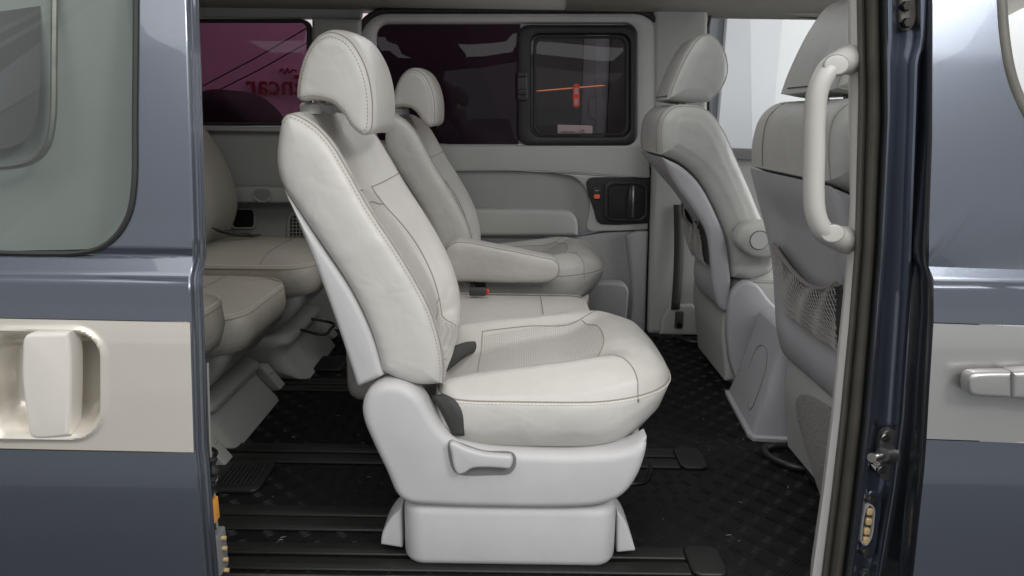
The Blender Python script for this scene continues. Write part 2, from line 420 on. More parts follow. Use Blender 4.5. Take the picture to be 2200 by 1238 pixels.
# rear end and near body side behind the opened door
bw = empty('rear_wall', (-2.0, 2, 0), kind='structure')
rbox('rear_trim', -2.06, -2.0, 1.12, FAR+.1, -.05, 1.38, .01, 'plastic_rear', bw, axis='x')
nb = empty('near_body_side', (-1.3, 1.15, 0), kind='structure')
rbox('quarter_panel', -2.05, -.565, 1.12, 1.16, -.3, 1.38, .01, 'panel_green', nb, axis='y')
# ---- far side: rear quarter trim (setting) with its window
rw = empty('rear_side_wall', (-.9, FAR, 0), kind='structure')
def plate(name, px, Y0, Y1, r, m, parent, n=80, **k):
    return solid(name, loop(px, Y0, n), Y0, Y1, r, m, parent, **k)
def ring(name, outer, inner, Y0, Y1, m, parent, n=96, r=.006):
    """closed frame between two pixel outlines, front face at Y0 with softened rims"""
    A = loop(outer, Y0, n); B = loop(inner, Y0, n)
    if isinstance(outer, RR): n = len(A)
    else:   # align starts
        k = min(range(n), key=lambda q: (B[q]-A[0]).length); B = B[k:]+B[:k]
    V, Fc = [], []
    prof = [(0, Y1), (0, Y0+r), (r*.3/.03, Y0+r*.3), (r/.03, Y0)]
    def lay(L, d, Y): return [Vector((q.x, Y, q.y)) for q in (inset(L, d) if d else L)]
    R = [lay(A, 0, Y1), lay(A, 0, Y0+r), lay(A, r*.3, Y0+r*.3), lay(A, r, Y0), lay(B, -r, Y0), lay(B, -r*.3, Y0+r*.3), lay(B, 0, Y0+r), lay(B, 0, Y1)]
    for q in R: V += q
    for j in range(len(R)-1):
        for i in range(n): Fc.append((j*n+i, j*n+(i+1) % n, (j+1)*n+(i+1) % n, (j+1)*n+i))
    return link(name, V, Fc, m, parent, world_loc(parent))
def prr(x0, x1, y0, y1, r):
    """rounded rectangle in pixels"""
    return RR([(v.x, v.y) for v in rrect(x0, x1, y0, y1, r, 8)])
# wall pieces around the rear window (window 300..664 x 42..268)
plate('upper_trim', [(180, -10, 1), (775, -8, 1), (775, 40, 1), (180, 36, 1)], FAR+.01, FAR+.06, .003, 'plastic_rear', rw)
plate('pillar_trim', [(668, 36, 1), (776, 40, 1), (772, 330, 1), (672, 330, 1)], FAR-.03, FAR+.05, .02, 'plastic_rear', rw, n=100)
plate('lower_trim', [(180, 268, 1), (672, 274, 1), (775, 300, 1), (960, 310, 1), (960, 730, 1), (180, 730, 1)], FAR, FAR+.06, .008, 'plastic_rear', rw, n=160)
ring('window_seal', prr(200, 666, 40, 270, 22), prr(208, 658, 47, 263, 18), FAR-.008, FAR+.03, 'rubber', rw)
wp = plate('window', prr(206, 660, 45, 265, 18), FAR+.03, FAR+.035, .001, 'tint_pink', rw)
rbox('window_ledge', at(180, 270, FAR).x, at(770, 270, FAR).x, FAR-.03, FAR-.002, at(500, 282, FAR).z, at(500, 273, FAR).z, .004, 'plastic_rear', rw, axis='y')
# cup holder ledge, pocket, speaker
lg = plate('cup_ledge', [(430, 404, 1), (500, 402), (640, 404, 1), (640, 438, 1), (430, 436, 1)], FAR-.10, FAR-.0005, .012, 'plastic_rear', rw)
for cx in (487, 566):
    c = at(cx, 408, FAR-.085)
    V, Fc, _ = loft(rrect(c.x-.035, c.x+.035, c.z-.045, c.z+.006, .03), FAR-.104, FAR-.098, .002)
    link('cup_holder', V, Fc, 'plastic_grey', rw, world_loc(rw))
    tube('cup_rim', [Vector((c.x+.036*math.cos(a), FAR-.106, c.z-.012+.034*math.sin(a))) for a in [math.pi+k*math.pi/14 for k in range(15)]], .0035, 'plastic_rear', rw)
plate('pocket', prr(498, 545, 450, 490, 7), FAR-.004, FAR-.001, .001, 'black_plastic', rw)
ring('pocket_rim', prr(494, 549, 447, 493, 9), prr(499, 544, 451, 489, 7), FAR-.012, FAR-.002, 'plastic_rear', rw, n=48, r=.003)
ring('speaker_rim', prr(616, 690, 455, 560, 18), prr(622, 684, 461, 554, 15), FAR-.014, FAR-.002, 'plastic_rear', rw, n=48, r=.003)
plate('speaker_back', prr(621, 685, 460, 555, 15), FAR-.004, FAR-.001, .0005, 'black_plastic', rw)
V, Fc = [], []
for i in range(9):
    a, b = at(622+i*7.5, 461, FAR-.007), at(622+i*7.5, 554, FAR-.007); v, f = rod(a, b, .0022, 5); n0 = len(V); V += v; Fc += [tuple(q+n0 for q in ff) for ff in f]
for i in range(13):
    a, b = at(622, 463+i*7.4, FAR-.006), at(684, 463+i*7.4, FAR-.006); v, f = rod(a, b, .0022, 5); n0 = len(V); V += v; Fc += [tuple(q+n0 for q in ff) for ff in f]
link('speaker_grille', V, Fc, 'plastic_rear', rw, world_loc(rw))['kind'] = 'stuff'
# ---- far B pillar trim (setting) with seat belt
pw = empty('far_pillar_wall', (.6, FAR, 0), kind='structure')
plate('pillar_trim', [(1404, -6, 1), (1530, -6, 1), (1522, 24, 1), (1520, 330, 1), (1404, 330, 1)], FAR-.02, FAR+.06, .02, 'plastic_trim', pw, n=120)
plate('pillar_lower_trim', [(1404, 300, 1), (1480, 300, 1), (1560, 600, 1), (1560, 722, 1), (1392, 718, 1), (1398, 500, 1)], FAR-.06, FAR+.05, .02, 'plastic_trim', pw, n=120)
plate('pillar_foot', [(1420, 690, 1), (1440, 655, 1), (1490, 655, 1), (1525, 722, 1), (1418, 720, 1)], FAR-.09, FAR-.0605, .012, 'plastic_trim', pw, n=60)
plate('rail_trim', [(1404, -30, 1), (1900, -30, 1), (1900, 40, 1), (1740, 34), (1560, 18), (1530, 20), (1404, 22, 1)], FAR-.022, FAR+.055, .008, 'headliner', pw, n=120)
plate('front_sill', [(1510, 316, 1), (1900, 330, 1), (1900, 760, 1), (1510, 760, 1)], FAR+.0, FAR+.06, .01, 'plastic_trim', pw, n=80)
plate('front_sill_cap', [(1530, 318, 1), (1900, 330, 1), (1900, 352, 1), (1530, 342, 1)], FAR-.03, FAR-.001, .006, 'plastic_grey', pw, n=60)
plate('front_window', [(1520, 18, 1), (1900, 34, 1), (1900, 325, 1), (1520, 316, 1)], FAR+.035, FAR+.039, .001, 'clear_glass', pw, n=40)
tube('front_window_seal', [Vector((p.x, FAR+.02, p.z)) for p in (at(a, b, FAR+.02) for a, b in ((1524, 314), (1522, 200), (1521, 60), (1528, 24), (1560, 20), (1740, 36), (1880, 50)))], .007, 'rubber', pw)
bl = empty('seat_belt', at(1455, 690, FAR-.07), 'black seat belt strap hanging on the far pillar behind the driver seat', 'seat belt')
rows = []
for k in range(14):
    t = k/13; c = at(1458-8*t+4*math.sin(t*3), 440+225*t, FAR-.075-.02*t); wd = .021-.003*t
    rows.append([c+Vector((-wd, 0, 0)), c+Vector((0, -.003, 0)), c+Vector((wd, 0, 0))])
grid('strap', rows, 'belt', bl, .0025)
rbox('anchor', bl.location.x-.017, bl.location.x+.017, FAR-.105, FAR-.092, bl.location.z-.022, bl.location.z+.05, .005, 'belt', bl, axis='y')
c = bl.location; v, f = rod((c.x, FAR-.117, c.z-.006), (c.x, FAR-.104, c.z-.006), .011, 12); link('bolt', v, f, 'dark_steel', bl, bl.location)
# ================================================================== FAR SLIDING DOOR (inside trim)
fd = empty('far_sliding_door', at(1180, 715, FAR), 'closed grey-trimmed sliding door with tinted window on the far side', 'van door')
DY = FAR-.012
OUT = [(v.x, v.y) for v in rrect(768, 1424, 20, 360, 62, 5)]
ring('window_seal', prr(762, 1430, 17, 352, 66), prr(774, 1420, 27, 342, 60), DY-.004, DY+.03, 'rubber', fd, n=260, r=.006)
ring('window_surround', prr(773, 1421, 27, 330, 58), prr(806, 1367, 50, 311, 26), DY-.002, DY+.05, 'plastic_light', fd, n=260, r=.018)
plate('upper_panel', [(905, 313, 1), (1394, 318, 1), (1397, 384, 1), (1200, 370), (960, 366), (905, 366, 1)], DY-.012, DY+.05, .006, 'plastic_trim', fd, n=120)
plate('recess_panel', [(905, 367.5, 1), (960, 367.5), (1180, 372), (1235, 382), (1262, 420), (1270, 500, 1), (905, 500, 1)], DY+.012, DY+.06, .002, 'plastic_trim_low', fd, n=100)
plate('pull_panel', [(1180, 371.5, 1), (1397, 385.5, 1), (1392, 494, 1), (1300, 497), (1262, 494), (1268, 440), (1258, 405), (1232, 381), (1200, 374)], DY-.012, DY+.06, .006, 'plastic_trim', fd, n=110)
plate('arm_pad', [(905, 449, 1), (1030, 450), (1180, 452), (1225, 456), (1240, 472), (1243, 508, 1), (905, 508, 1)], DY-.045, DY+.05, .018, 'plastic_trim', fd, n=100)
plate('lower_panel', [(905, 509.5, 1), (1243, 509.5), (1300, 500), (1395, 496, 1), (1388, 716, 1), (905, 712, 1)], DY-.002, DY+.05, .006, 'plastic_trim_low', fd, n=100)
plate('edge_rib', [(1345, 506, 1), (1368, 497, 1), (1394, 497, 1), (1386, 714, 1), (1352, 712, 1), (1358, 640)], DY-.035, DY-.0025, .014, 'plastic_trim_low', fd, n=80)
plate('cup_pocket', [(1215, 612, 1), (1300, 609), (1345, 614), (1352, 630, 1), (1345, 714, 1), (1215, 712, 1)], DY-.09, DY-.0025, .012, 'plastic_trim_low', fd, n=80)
plate('seal_strip', [(1398, 360, 1), (1409, 360, 1), (1398, 716, 1), (1387, 716, 1)], DY-.02, DY+.05, .004, 'rubber', fd, n=60)
fw_ = plate('fixed_window', [(800, 46, 1), (1118, 46, 1), (1118, 314, 1), (800, 314, 1)], DY+.03, DY+.035, .001, 'tint_dark', fd, n=40)
sf = ring('slider_frame', prr(1112, 1370, 53, 313, 24), prr(1140, 1354, 73, 294, 22), DY-.006, DY+.034, 'black_plastic', fd, n=220, r=.010)
ring('slider_bead', prr(1146, 1349, 77, 291, 20), prr(1151, 1344, 82, 287, 18), DY-.001, DY+.02, 'rubber', sf, n=200, r=.003)
plate('slider_window', prr(1138, 1356, 71, 296, 20), DY+.022, DY+.026, .001, 'tint_purple', fd, n=60)
lt = plate('window_latch', prr(1111, 1133, 152, 216, 6), DY-.026, DY-.0065, .004, 'black_handle', fd, n=40)
for a, b in ((155, 166), (192, 204)):
    plate('grip_rib', prr(1112, 1132, a, b, 4), DY-.034, DY-.0265, .003, 'black_plastic', lt, n=30)
bz = plate('handle_bezel', [(1268, 383), (1290, 381), (1398, 384, 1), (1397, 480, 1), (1310, 483), (1285, 478), (1275, 450), (1262, 410), (1260, 392)], DY-.019, DY-.0125, .004, 'black_plastic', fd, n=90)
ring('handle_cup', prr(1298, 1394, 390, 476, 18), prr(1308, 1386, 398, 470, 15), DY-.027, DY-.0195, 'black_handle', fd, n=70, r=.004)
h = tube('door_handle', [at(1357, 400, DY-.035), at(1355, 415, DY-.052), at(1354, 440, DY-.055), at(1353, 466, DY-.04)], [.012, .016, .017, .018], 'black_handle', fd, 10)
sw = plate('lock_switch', prr(1274, 1290, 402, 430, 4), DY-.027, DY-.0195, .003, 'black_handle', fd, n=30)
plate('lock_mark', prr(1276, 1289, 418, 427, 3), DY-.0285, DY-.0273, .0005, 'orange', sw, n=24)
plate('lock_dash', prr(1278, 1287, 409, 410.5, .6), DY-.0285, DY-.0273, .0002, 'white_label', sw, n=12)
# sticker and lamp seen through the slider pane
tg = plate('door_tag', prr(1231, 1245, 180, 231, 7), DY+.0165, DY+.018, .0005, 'red_label', None, n=40); tag(tg, 'small orange-red rounded tag stuck on the sliding window pane', 'sticker')
for a, b in ((189, 203), (212, 226)):
    plate('tag_print', prr(1234, 1242, a, b, 1), DY+.0150, DY+.0160, .0001, 'white_label', tg, n=16)
st = plate('window_label', [(1198, 268, 1), (1273, 270, 1), (1273, 290, 1), (1198, 290, 1)], DY+.0165, DY+.0175, .0003, 'white_label', None, n=30); tag(st, 'pale printed label low on the sliding window pane', 'sticker')
for a, b, c in ((1202, 1238, 283), (1243, 1256, 283), (1248, 1256, 279)):
    plate('print_line', [(a, c, 1), (b, c+.3, 1), (b, c+2, 1), (a, c+1.7, 1)], DY+.0150, DY+.0160, .0001, 'dark_seam', st, n=12)
lm = plate('wall_lamp', [(1150, 195, 1), (1302, 182, 1), (1303, 184, 1), (1150, 197, 1)], BK-.12, BK-.06, .002, 'lamp_strip', None, n=24); tag(lm, 'thin glowing orange lamp strip on the dark wall outside the sliding window', 'lamp')
# mirrored lettering on the pale wall beyond the rear window
def text_mesh(name, body, height, m, parent=None):
    cu = bpy.data.curves.new(name, 'FONT'); cu.body = body; cu.extrude = .004; cu.offset = .008; t = bpy.data.objects.new(name, cu); COL.objects.link(t)
    bpy.context.view_layer.update(); me = bpy.data.meshes.new_from_object(t); bpy.data.objects.remove(t)
    xs = [v.co.x for v in me.vertices]; ys = [v.co.y for v in me.vertices]; s = height/(max(ys)-min(ys)); cx = (min(xs)+max(xs))/2; cy = (min(ys)+max(ys))/2
    for v in me.vertices: v.co = ((v.co.x-cx)*s, (v.co.y-cy)*s, v.co.z)
    me.materials.clear(); me.materials.append(MAT[m]); o = bpy.data.objects.new(name, me); COL.objects.link(o); o.parent = parent; return o
sg = empty('wall_sign', at(592, 183, BK-.02), 'dark red mirror-reversed lettering on pale wall outside the rear window', 'sign')
tx = text_mesh('sign_lettering', 'Encar', .135, 'sign_red', sg); tx.rotation_euler = (math.pi/2, 0, 0); tx.scale = (-1, 1, 1)
q = curve3([at(a, b, BK-.02) for a, b in ((600, 156), (606, 148), (612, 158), (618, 147), (622, 157), (630, 150), (637, 153))], 40)
tube('sign_script', q, .006, 'sign_red', sg, 5)
for k, (a, b) in enumerate((((434, 186), (664, 58)), ((468, 195), (664, 90)))):
    cb = tube('hanging_cable', [at(*a, BK-.5), at((a[0]+b[0])/2, (a[1]+b[1])/2+3, BK-.5), at(*b, BK-.5)], .004, 'rubber')
    tag(cb, ('upper' if k == 0 else 'lower')+' of two thin black cables slanting behind the rear window', 'cable', 'cables outside the rear window')
hb = plate('dark_hood', [(300, 320, 1), (400, 205), (450, 190), (500, 205), (545, 245), (575, 320, 1)], BK-.9, BK-.3, .1, 'wall_black', None, n=60); tag(hb, 'rounded black shape low outside the rear side window', 'dark cover')
# ================================================================== SEAT BUILDER
def build_seat(name, root_loc, lea, pla, label, group):
    T = Vector((0, 1.54, 0))
    S = empty(name, T, label, 'seat', group)
    yn, yf = 1.29, 1.79
    # --- backrest
    front = [(612, 246), (660, 266), (700, 303), (738, 362), (790, 452), (842, 530), (888, 605), (922, 672), (942, 735), (951, 790), (950, 832, 1)]
    rear = [(900, 834), (860, 824), (818, 806, 1), (795, 722), (752, 630), (690, 535), (640, 462), (598, 398), (586, 352), (588, 300), (596, 262)]
    L = curve(xz(front+rear, yn), 150); n = len(L)
    a0 = Vector(xz([(950, 832)], yn)[0]); a1 = Vector(xz([(596, 262)], yn)[0])
    ib = min(range(n), key=lambda i: (L[i]-a0).length); it = min(range(n), key=lambda i: (L[i]-a1).length)
    # loop starts at the bottom front corner (a corner); find order of the front run
    top_i = it; N_front = []
    zmax = max(p.y for p in L); zmin = min(p.y for p in L)
    ax = (a1-a0).normalized(); nrm = Vector((-ax.y, ax.x));
    if nrm.x > 0: nrm = -nrm          # points to the rear
    idf = {}
    # front fraction for every loop index: walk from bottom front corner to rear top along the front side
    fi = [i for i in range(n)]
    step = 1
    seq1 = [(ib+k) % n for k in range((it-ib) % n+1)]; seq2 = [(ib-k) % n for k in range((ib-it) % n+1)]
    fs = seq1 if sum(L[i].x for i in seq1)/len(seq1) > sum(L[i].x for i in seq2)/len(seq2) else seq2
    sfr = [-1]*n
    for k, i in enumerate(fs): sfr[i] = k/(len(fs)-1)
    W = yf-yn
    def disp(q, s, t):
        i = int(round(s*n)) % n; f = sfr[i]
        e = abs(2*t-1)
        if f >= 0:
            # front face: hollow between the bolsters, upper shoulder rolls forward less
            hol = (1-smooth(.38, .86, e))*smooth(0, .10, f)*(1-smooth(.86, 1, f))
            q = q + Vector((nrm.x, 0, nrm.y))*(.058*hol*(1-.35*smooth(.55, .9, f)))
            lum = math.exp(-((f-.16)/.14)**2)*(1-smooth(.2, .6, e))
            q = q - Vector((nrm.x, 0, nrm.y))*(.018*lum)
            q.z += .012*(1-e*e)*smooth(.8, 1, f)
        # the back narrows towards the top
        h = (q.z-zmin)/(zmax-zmin); k = 1-.10*smooth(.55, 1.05, h)
        if f >= 0 or h > .8:
            pass
        yc = 1.54; q.y = yc+(q.y-yc)*(k if q.y > yc else 1-(1-k)*.35)
        return q
    V, Fc, R = loft(L, yn, yf, .026, 'y', 5, 26, .0015, disp)
    zarch = at(905, 412, 1.54).z
    perforated('leather_perforated_back', lea, 2, at(930, 720, 1.6).z, zarch, .122, 1.6)
    bk = link('backrest', V, Fc, 'leather_perforated_back', S, T)
    def row_pt(t, f):          # point on the front surface, t across, f along (0 bottom front .. 1 top rear)
        jr = 9+t*(len(R)-19); j = int(min(len(R)-2, jr)); g = jr-j
        k = f*(len(fs)-1); a = int(min(len(fs)-2, k)); b = k-a
        P = lambda jj: R[jj][fs[a]].lerp(R[jj][fs[a+1]], b)
        return P(j).lerp(P(j+1), g)
    def srf(pl, n=50, lift=.0006):
        C2 = curve([(a, b) for a, b in pl], n, False); return [row_pt(max(0, min(1, c.x)), max(0, min(1, c.y))) + Vector((-nrm.x, 0, -nrm.y))*lift for c in C2]
    # piping along the near and far rims, stitches beside it
    for sd, rr in ((8, -1), (len(R)-9, 1)):
        P = [R[sd][i] for i in fs]
        tube('piping', P, .0016, 'seam', bk, 5)
        off = [R[sd+(-2 if sd < 15 else 2)][i] for i in fs]
        dashes('stitching', [a.lerp(b, .55)+Vector((0, -.0009 if sd < 15 else .0009, 0)) for a, b in zip(P, off)], .0011, 'seam', bk)
    # centre panel seams on the front
    for pl in ([(.22, .02), (.20, .2), (.19, .4), (.22, .55), (.26, .62)], [(.78, .02), (.80, .2), (.81, .4), (.78, .55), (.74, .66)],
               [(.235, .585), (.35, .61), (.5, .615), (.65, .61), (.765, .585)], [(.0, .66), (.1, .655), (.22, .63)], [(.74, .66), (.85, .655), (1, .655)], [(.2, .16), (.5, .13), (.8, .16)]):
        tube('seam', srf(pl), .0013, 'seam', bk, 5)
    # --- hard back shell
    sh = [(604, 408, 1), (640, 462), (690, 538), (752, 632), (795, 722), (823, 812, 1), (765, 837, 1), (735, 745), (702, 650), (660, 540), (625, 455)]
    Ls = curve(xz(sh, yn), 110); solid('back_shell', Ls, yn+.006, yf-.006, .012, pla, S, mid=4)
    # --- headrest
    hr = [(628, 212, 1), (632, 170), (648, 115), (672, 80), (705, 66), (745, 82), (778, 130), (796, 190), (800, 250), (795, 285), (775, 297), (750, 280), (728, 248), (705, 227), (670, 220), (640, 222)]
    Yh0, Yh1 = 1.415, 1.665
    Lh = curve(xz(hr, Yh0), 90)
    def hd(q, s, t):
        e = abs(2*t-1); q.x += .018*(1-e*e); q.z += .008*(1-e**4); return q
    Vh, Fh, Rh = loft(Lh, Yh0, Yh1, .024, 'y', 5, 10, 0, hd)
    hd_o = link('headrest', Vh, Fh, lea, S, T)
    for sd in (3, len(Rh)-4):
        P = Rh[sd]; tube('piping', P, .0014, 'seam', hd_o, 5, True)
        off = Rh[sd+(-2 if sd < 15 else 2)]; dashes('stitching', [a.lerp(b, .6)+Vector((0, -.0008 if sd < 15 else .0008, 0)) for a, b in zip(P, off)]+[P[0]], .001, 'seam', hd_o)
    for yy in (1.48, 1.60):
        p = at(668, 232, 1.48); q = at(655, 205, 1.48); v, f = rod((p.x, yy, p.z-.05), (q.x, yy, q.z+.02), .006); link('headrest_post', v, f, 'steel', S, T)
        v, f = tube_data([Vector((p.x, yy, p.z-.012)), Vector((p.x-.001, yy, p.z+.006)), Vector((p.x-.001, yy, p.z+.010))], [.021, .021, .016], 16); link('post_collar', v, f, pla, S, T)
    # --- seat cushion: plan outline lofted upwards
    zc = at(1200, 866, 1.285).z; zb = at(1200, 968, 1.30).z
    xb = at(985, 880, 1.29).x-.05; xn = at(1437, 835, 1.44).x
    hw = .252; plan = []
    for k in range(96):
        a = 2*math.pi*k/96; c, s = math.cos(a), math.sin(a)
        ex = .62 if c > 0 else .30
        X = (abs(c)**ex)*(1 if c > 0 else -1); Y_ = (abs(s)**(.56 if c > 0 else .35))*(1 if s > 0 else -1)
        plan.append((X, Y_))
    xm = xb+(xn-xb)*.40
    def pp(k, sc, grow=0):
        X, Y_ = plan[k]; lx = (xn-xm) if X > 0 else (xm-xb)
        return Vector((xm+X*(lx*sc+grow), 1.54+Y_*(hw*sc+grow), 0))
    def top(x, y, sc):
        u = (x-xb)/(xn-xb); e = abs(y-1.54)/hw
        z = zc+.006+.062*(1-sc**3.2)*smooth(-.1, .75, u)*1.0+.018*(1-sc**2)
        z += -.050*(1-smooth(.42, .72, e))*(1-smooth(.55, .9, u)) + .012*smooth(.55, .78, e)*(1-smooth(.8, 1, e))*(1-smooth(.6, .95, u))
        z += .030*smooth(.5, .85, u)*(1-smooth(.9, 1.02, u))*(1-.5*sc)
        return z
    rg = []
    for z, sc, g in ((zb, .90, -.03), (zb, .95, -.012), (zb+.012, .985, -.006), (zb+.035, 1, .002), ((zb+zc)/2, 1, .008), (zc-.015, 1, .006), (zc-.003, 1, .002), (zc, 1, 0)):
        rr = []
        for k in range(96):
            q = pp(k, sc, g); u = (q.x-xb)/(xn-xb); tuck = smooth(.5, 1.0, u)*(1-(z-zb)/(zc-zb))
            q.x -= .045*tuck; q.z = z+.010*smooth(.6, 1, u)*(1 if z > zb+.03 else .3)*1.0; rr.append(q)
        rg.append(rr)
    pip = rg[-1]
    tops = []
    for sc in (.985, .96, .92, .87, .81, .74, .66, .58, .5, .42, .34, .26, .18, .1, .04):
        rr = []
        for k in range(96):
            q = pp(k, sc); u = (q.x-xb)/(xn-xb); q.z = top(q.x, q.y, sc)+.010*smooth(.6, 1, u); rr.append(q)
        tops.append(rr)
    allr = rg+tops; V = [v for r in allr for v in r]; n9 = 96
    Fc = [(j*n9+i, j*n9+(i+1) % n9, (j+1)*n9+(i+1) % n9, (j+1)*n9+i) for j in range(len(allr)-1) for i in range(n9)]
    Fc.append(tuple((len(allr)-1)*n9+i for i in range(n9)))
    lx_ = xn-xb
    perforated('leather_perforated', lea, 0, xb+.16*lx_, xb+.722*lx_, hw*.585, .065*lx_/(hw*.56)**2)
    cu = link('cushion', V, Fc, 'leather_perforated', S, T, 60)
    from mathutils.bvhtree import BVHTree
    bv = BVHTree.FromPolygons([tuple(v) for v in V], Fc)
    def drop(x, y):
        h = bv.ray_cast(Vector((x, y, 2)), Vector((0, 0, -1)))[0]; return (h if h else Vector((x, y, zc)))+Vector((0, 0, .0007))
    tube('piping', pip, .0018, 'seam', cu, 5, True)
    st_ = [p+Vector((0, 0, -.004))+(p-Vector((xm, 1.54, p.z))).normalized()*.0032 for p in pip]
    dashes('stitching', st_+[st_[0]], .0011, 'thread', cu)
    D = lambda uv, n=40: [drop(xb+(xn-xb)*c.x, 1.54+hw*c.y) for c in curve(uv, n, False)]
    for uv in ([(.16, -.62), (.4, -.60), (.62, -.56), (.68, -.5)], [(.16, .62), (.4, .60), (.62, .56), (.72, .66), (.80, .92)], [(.66, -.56), (.71, -.3), (.725, 0), (.71, .3), (.66, .56)], [(.16, -.62), (.155, 0), (.16, .62)], [(.66, -.62), (.74, -.66), (.80, -.78), (.82, -.94)]):
        tube('seam', D(uv), .0012, 'seam', cu, 5)
    # --- plastic side covers and front skirt
    sc_ = [(778, 905), (776, 872), (788, 845), (812, 829), (842, 825), (874, 834), (902, 856), (925, 892), (948, 925), (978, 950), (1030, 966), (1120, 975), (1250, 978), (1350, 968), (1393, 946, 1), (1391, 972), (1372, 1028), (1340, 1070), (1295, 1090), (1240, 1096), (1100, 1097), (930, 1092), (875, 1086), (852, 1070), (828, 1018), (800, 960)]
    Lc = curve(xz(sc_, 1.272), 120)
    cov = solid('side_cover', Lc, 1.272, 1.345, .020, pla, S, seg=5, dome=0)
    low = [(800, 962, 1), (930, 955), (1100, 982), (1250, 984), (1350, 974), (1391, 955, 1), (1388, 975), (1370, 1028), (1338, 1068), (1295, 1088), (1240, 1094), (1100, 1095), (930, 1090), (880, 1084), (852, 1066), (828, 1018)]
    Ll = curve(xz(low, 1.272), 110); solid('skirt', Ll, 1.335, 1.775, .03, pla, S)
    solid('side_cover', Lc, 1.735, 1.808, .020, pla, S)
    # recline lever in its recess
    rc = [(962, 958), (968, 945), (985, 950), (1040, 968), (1100, 972), (1108, 982), (1107, 1003), (1095, 1018), (1060, 1021), (985, 1019), (972, 1008)]
    solid('lever_recess', curve(xz(rc, 1.271), 60), 1.2705, 1.2725, .0005, 'plastic_grey', S)
    lv = [(966, 952), (972, 948), (1000, 960), (1040, 972), (1098, 977, 1), (1102, 984), (1100, 998), (1095, 1006, 1), (1050, 1003), (1015, 1005), (996, 1016), (984, 1017), (976, 1005), (970, 975)]
    solid('recline_lever', curve(xz(lv, 1.26), 80), 1.252, 1.2703, .007, pla, S)
    # --- pedestal with flared feet
    x0, x1 = at(862, 1110, 1.285).x, at(1330, 1110, 1.285).x
    ztop = at(1100, 1093, 1.30).z+.01
    Lp = rrect(x0, x1, 1.285, 1.79, .045, 8)
    solid('pedestal', Lp, .004, ztop, .02, pla, S, 'z', seg=4, mid=1)
    for sx, px in ((-1, [(862, 1095, 1), (864, 1182, 1), (816, 1174, 1), (820, 1150), (838, 1118)]), (1, [(1326, 1100, 1), (1345, 1125), (1360, 1165), (1367, 1188, 1), (1326, 1192, 1)])):
        solid('foot_flare', curve(xz(px, 1.32), 50), 1.325, 1.40, .006, pla, S)
        solid('foot_flare', curve(xz(px, 1.32), 50), 1.68, 1.75, .006, pla, S)
    # --- belt webbing and buckle by the cushion
    el = curve3([at(926, 850, 1.318), at(940, 872, 1.302), at(955, 900, 1.294), at(972, 934, 1.292)], 14)
    er = curve3([at(952, 846, 1.312), at(976, 858, 1.294), at(992, 884, 1.284), at(998, 936, 1.284)], 14)
    grid('belt_strap', [[a_, a_.lerp(b_, .33)+Vector((0, -.0025, 0)), a_.lerp(b_, .67)+Vector((0, -.0025, 0)), b_] for a_, b_ in zip(el, er)], 'belt', S, .0022)
    c1 = [at(945, 778, 1.55), at(965, 762, 1.56), at(990, 748, 1.60), at(1015, 741, 1.66), at(1034, 742, 1.70)]
    rows = []
    for k, p in enumerate(curve3(c1, 16)):
        wd = 1-.55*k/15; rows.append([p+Vector((.006, -.012, -.030))*wd, p+Vector((.004, -.010, -.012))*wd, p+Vector((0, 0, .004))*wd, p+Vector((-.002, .016, .008))*wd])
    grid('belt_strap', rows, 'belt', S, .004)
    # slide bar below the front edge
    tube('slide_bar', curve3([at(1370, 985, 1.56), at(1390, 990, 1.52), at(1396, 1012, 1.45), at(1388, 1034, 1.42), at(1355, 1040, 1.40), at(1300, 1040, 1.40)], 30), .006, 'dark_steel', S, 8)
    return S
main = build_seat('captain_seat', None, 'leather', 'plastic_light', 'large pale grey leather seat with side lever nearest the camera', 'second row seats')
far = copy_tree(main); far.location = (0, 2.655, 0); far['label'] = 'pale leather seat by the far door with long armrest, behind the nearest seat'
# armrest on the inner side of the far seat
ar = [(975, 520), (1000, 519), (1060, 530), (1160, 550), (1192, 558), (1203, 575), (1198, 596), (1180, 606), (1120, 609), (1010, 606), (960, 600), (955, 540)]
Lr = curve(xz(ar, 2.30), 90)
V, Fc, R = loft(Lr, 2.29, 2.385, .018, 'y', 5, 3, .002)
arm = link('armrest', V, Fc, 'leather', far, world_loc(far))
tube('piping', R[7], .0016, 'seam', arm, 5, True)
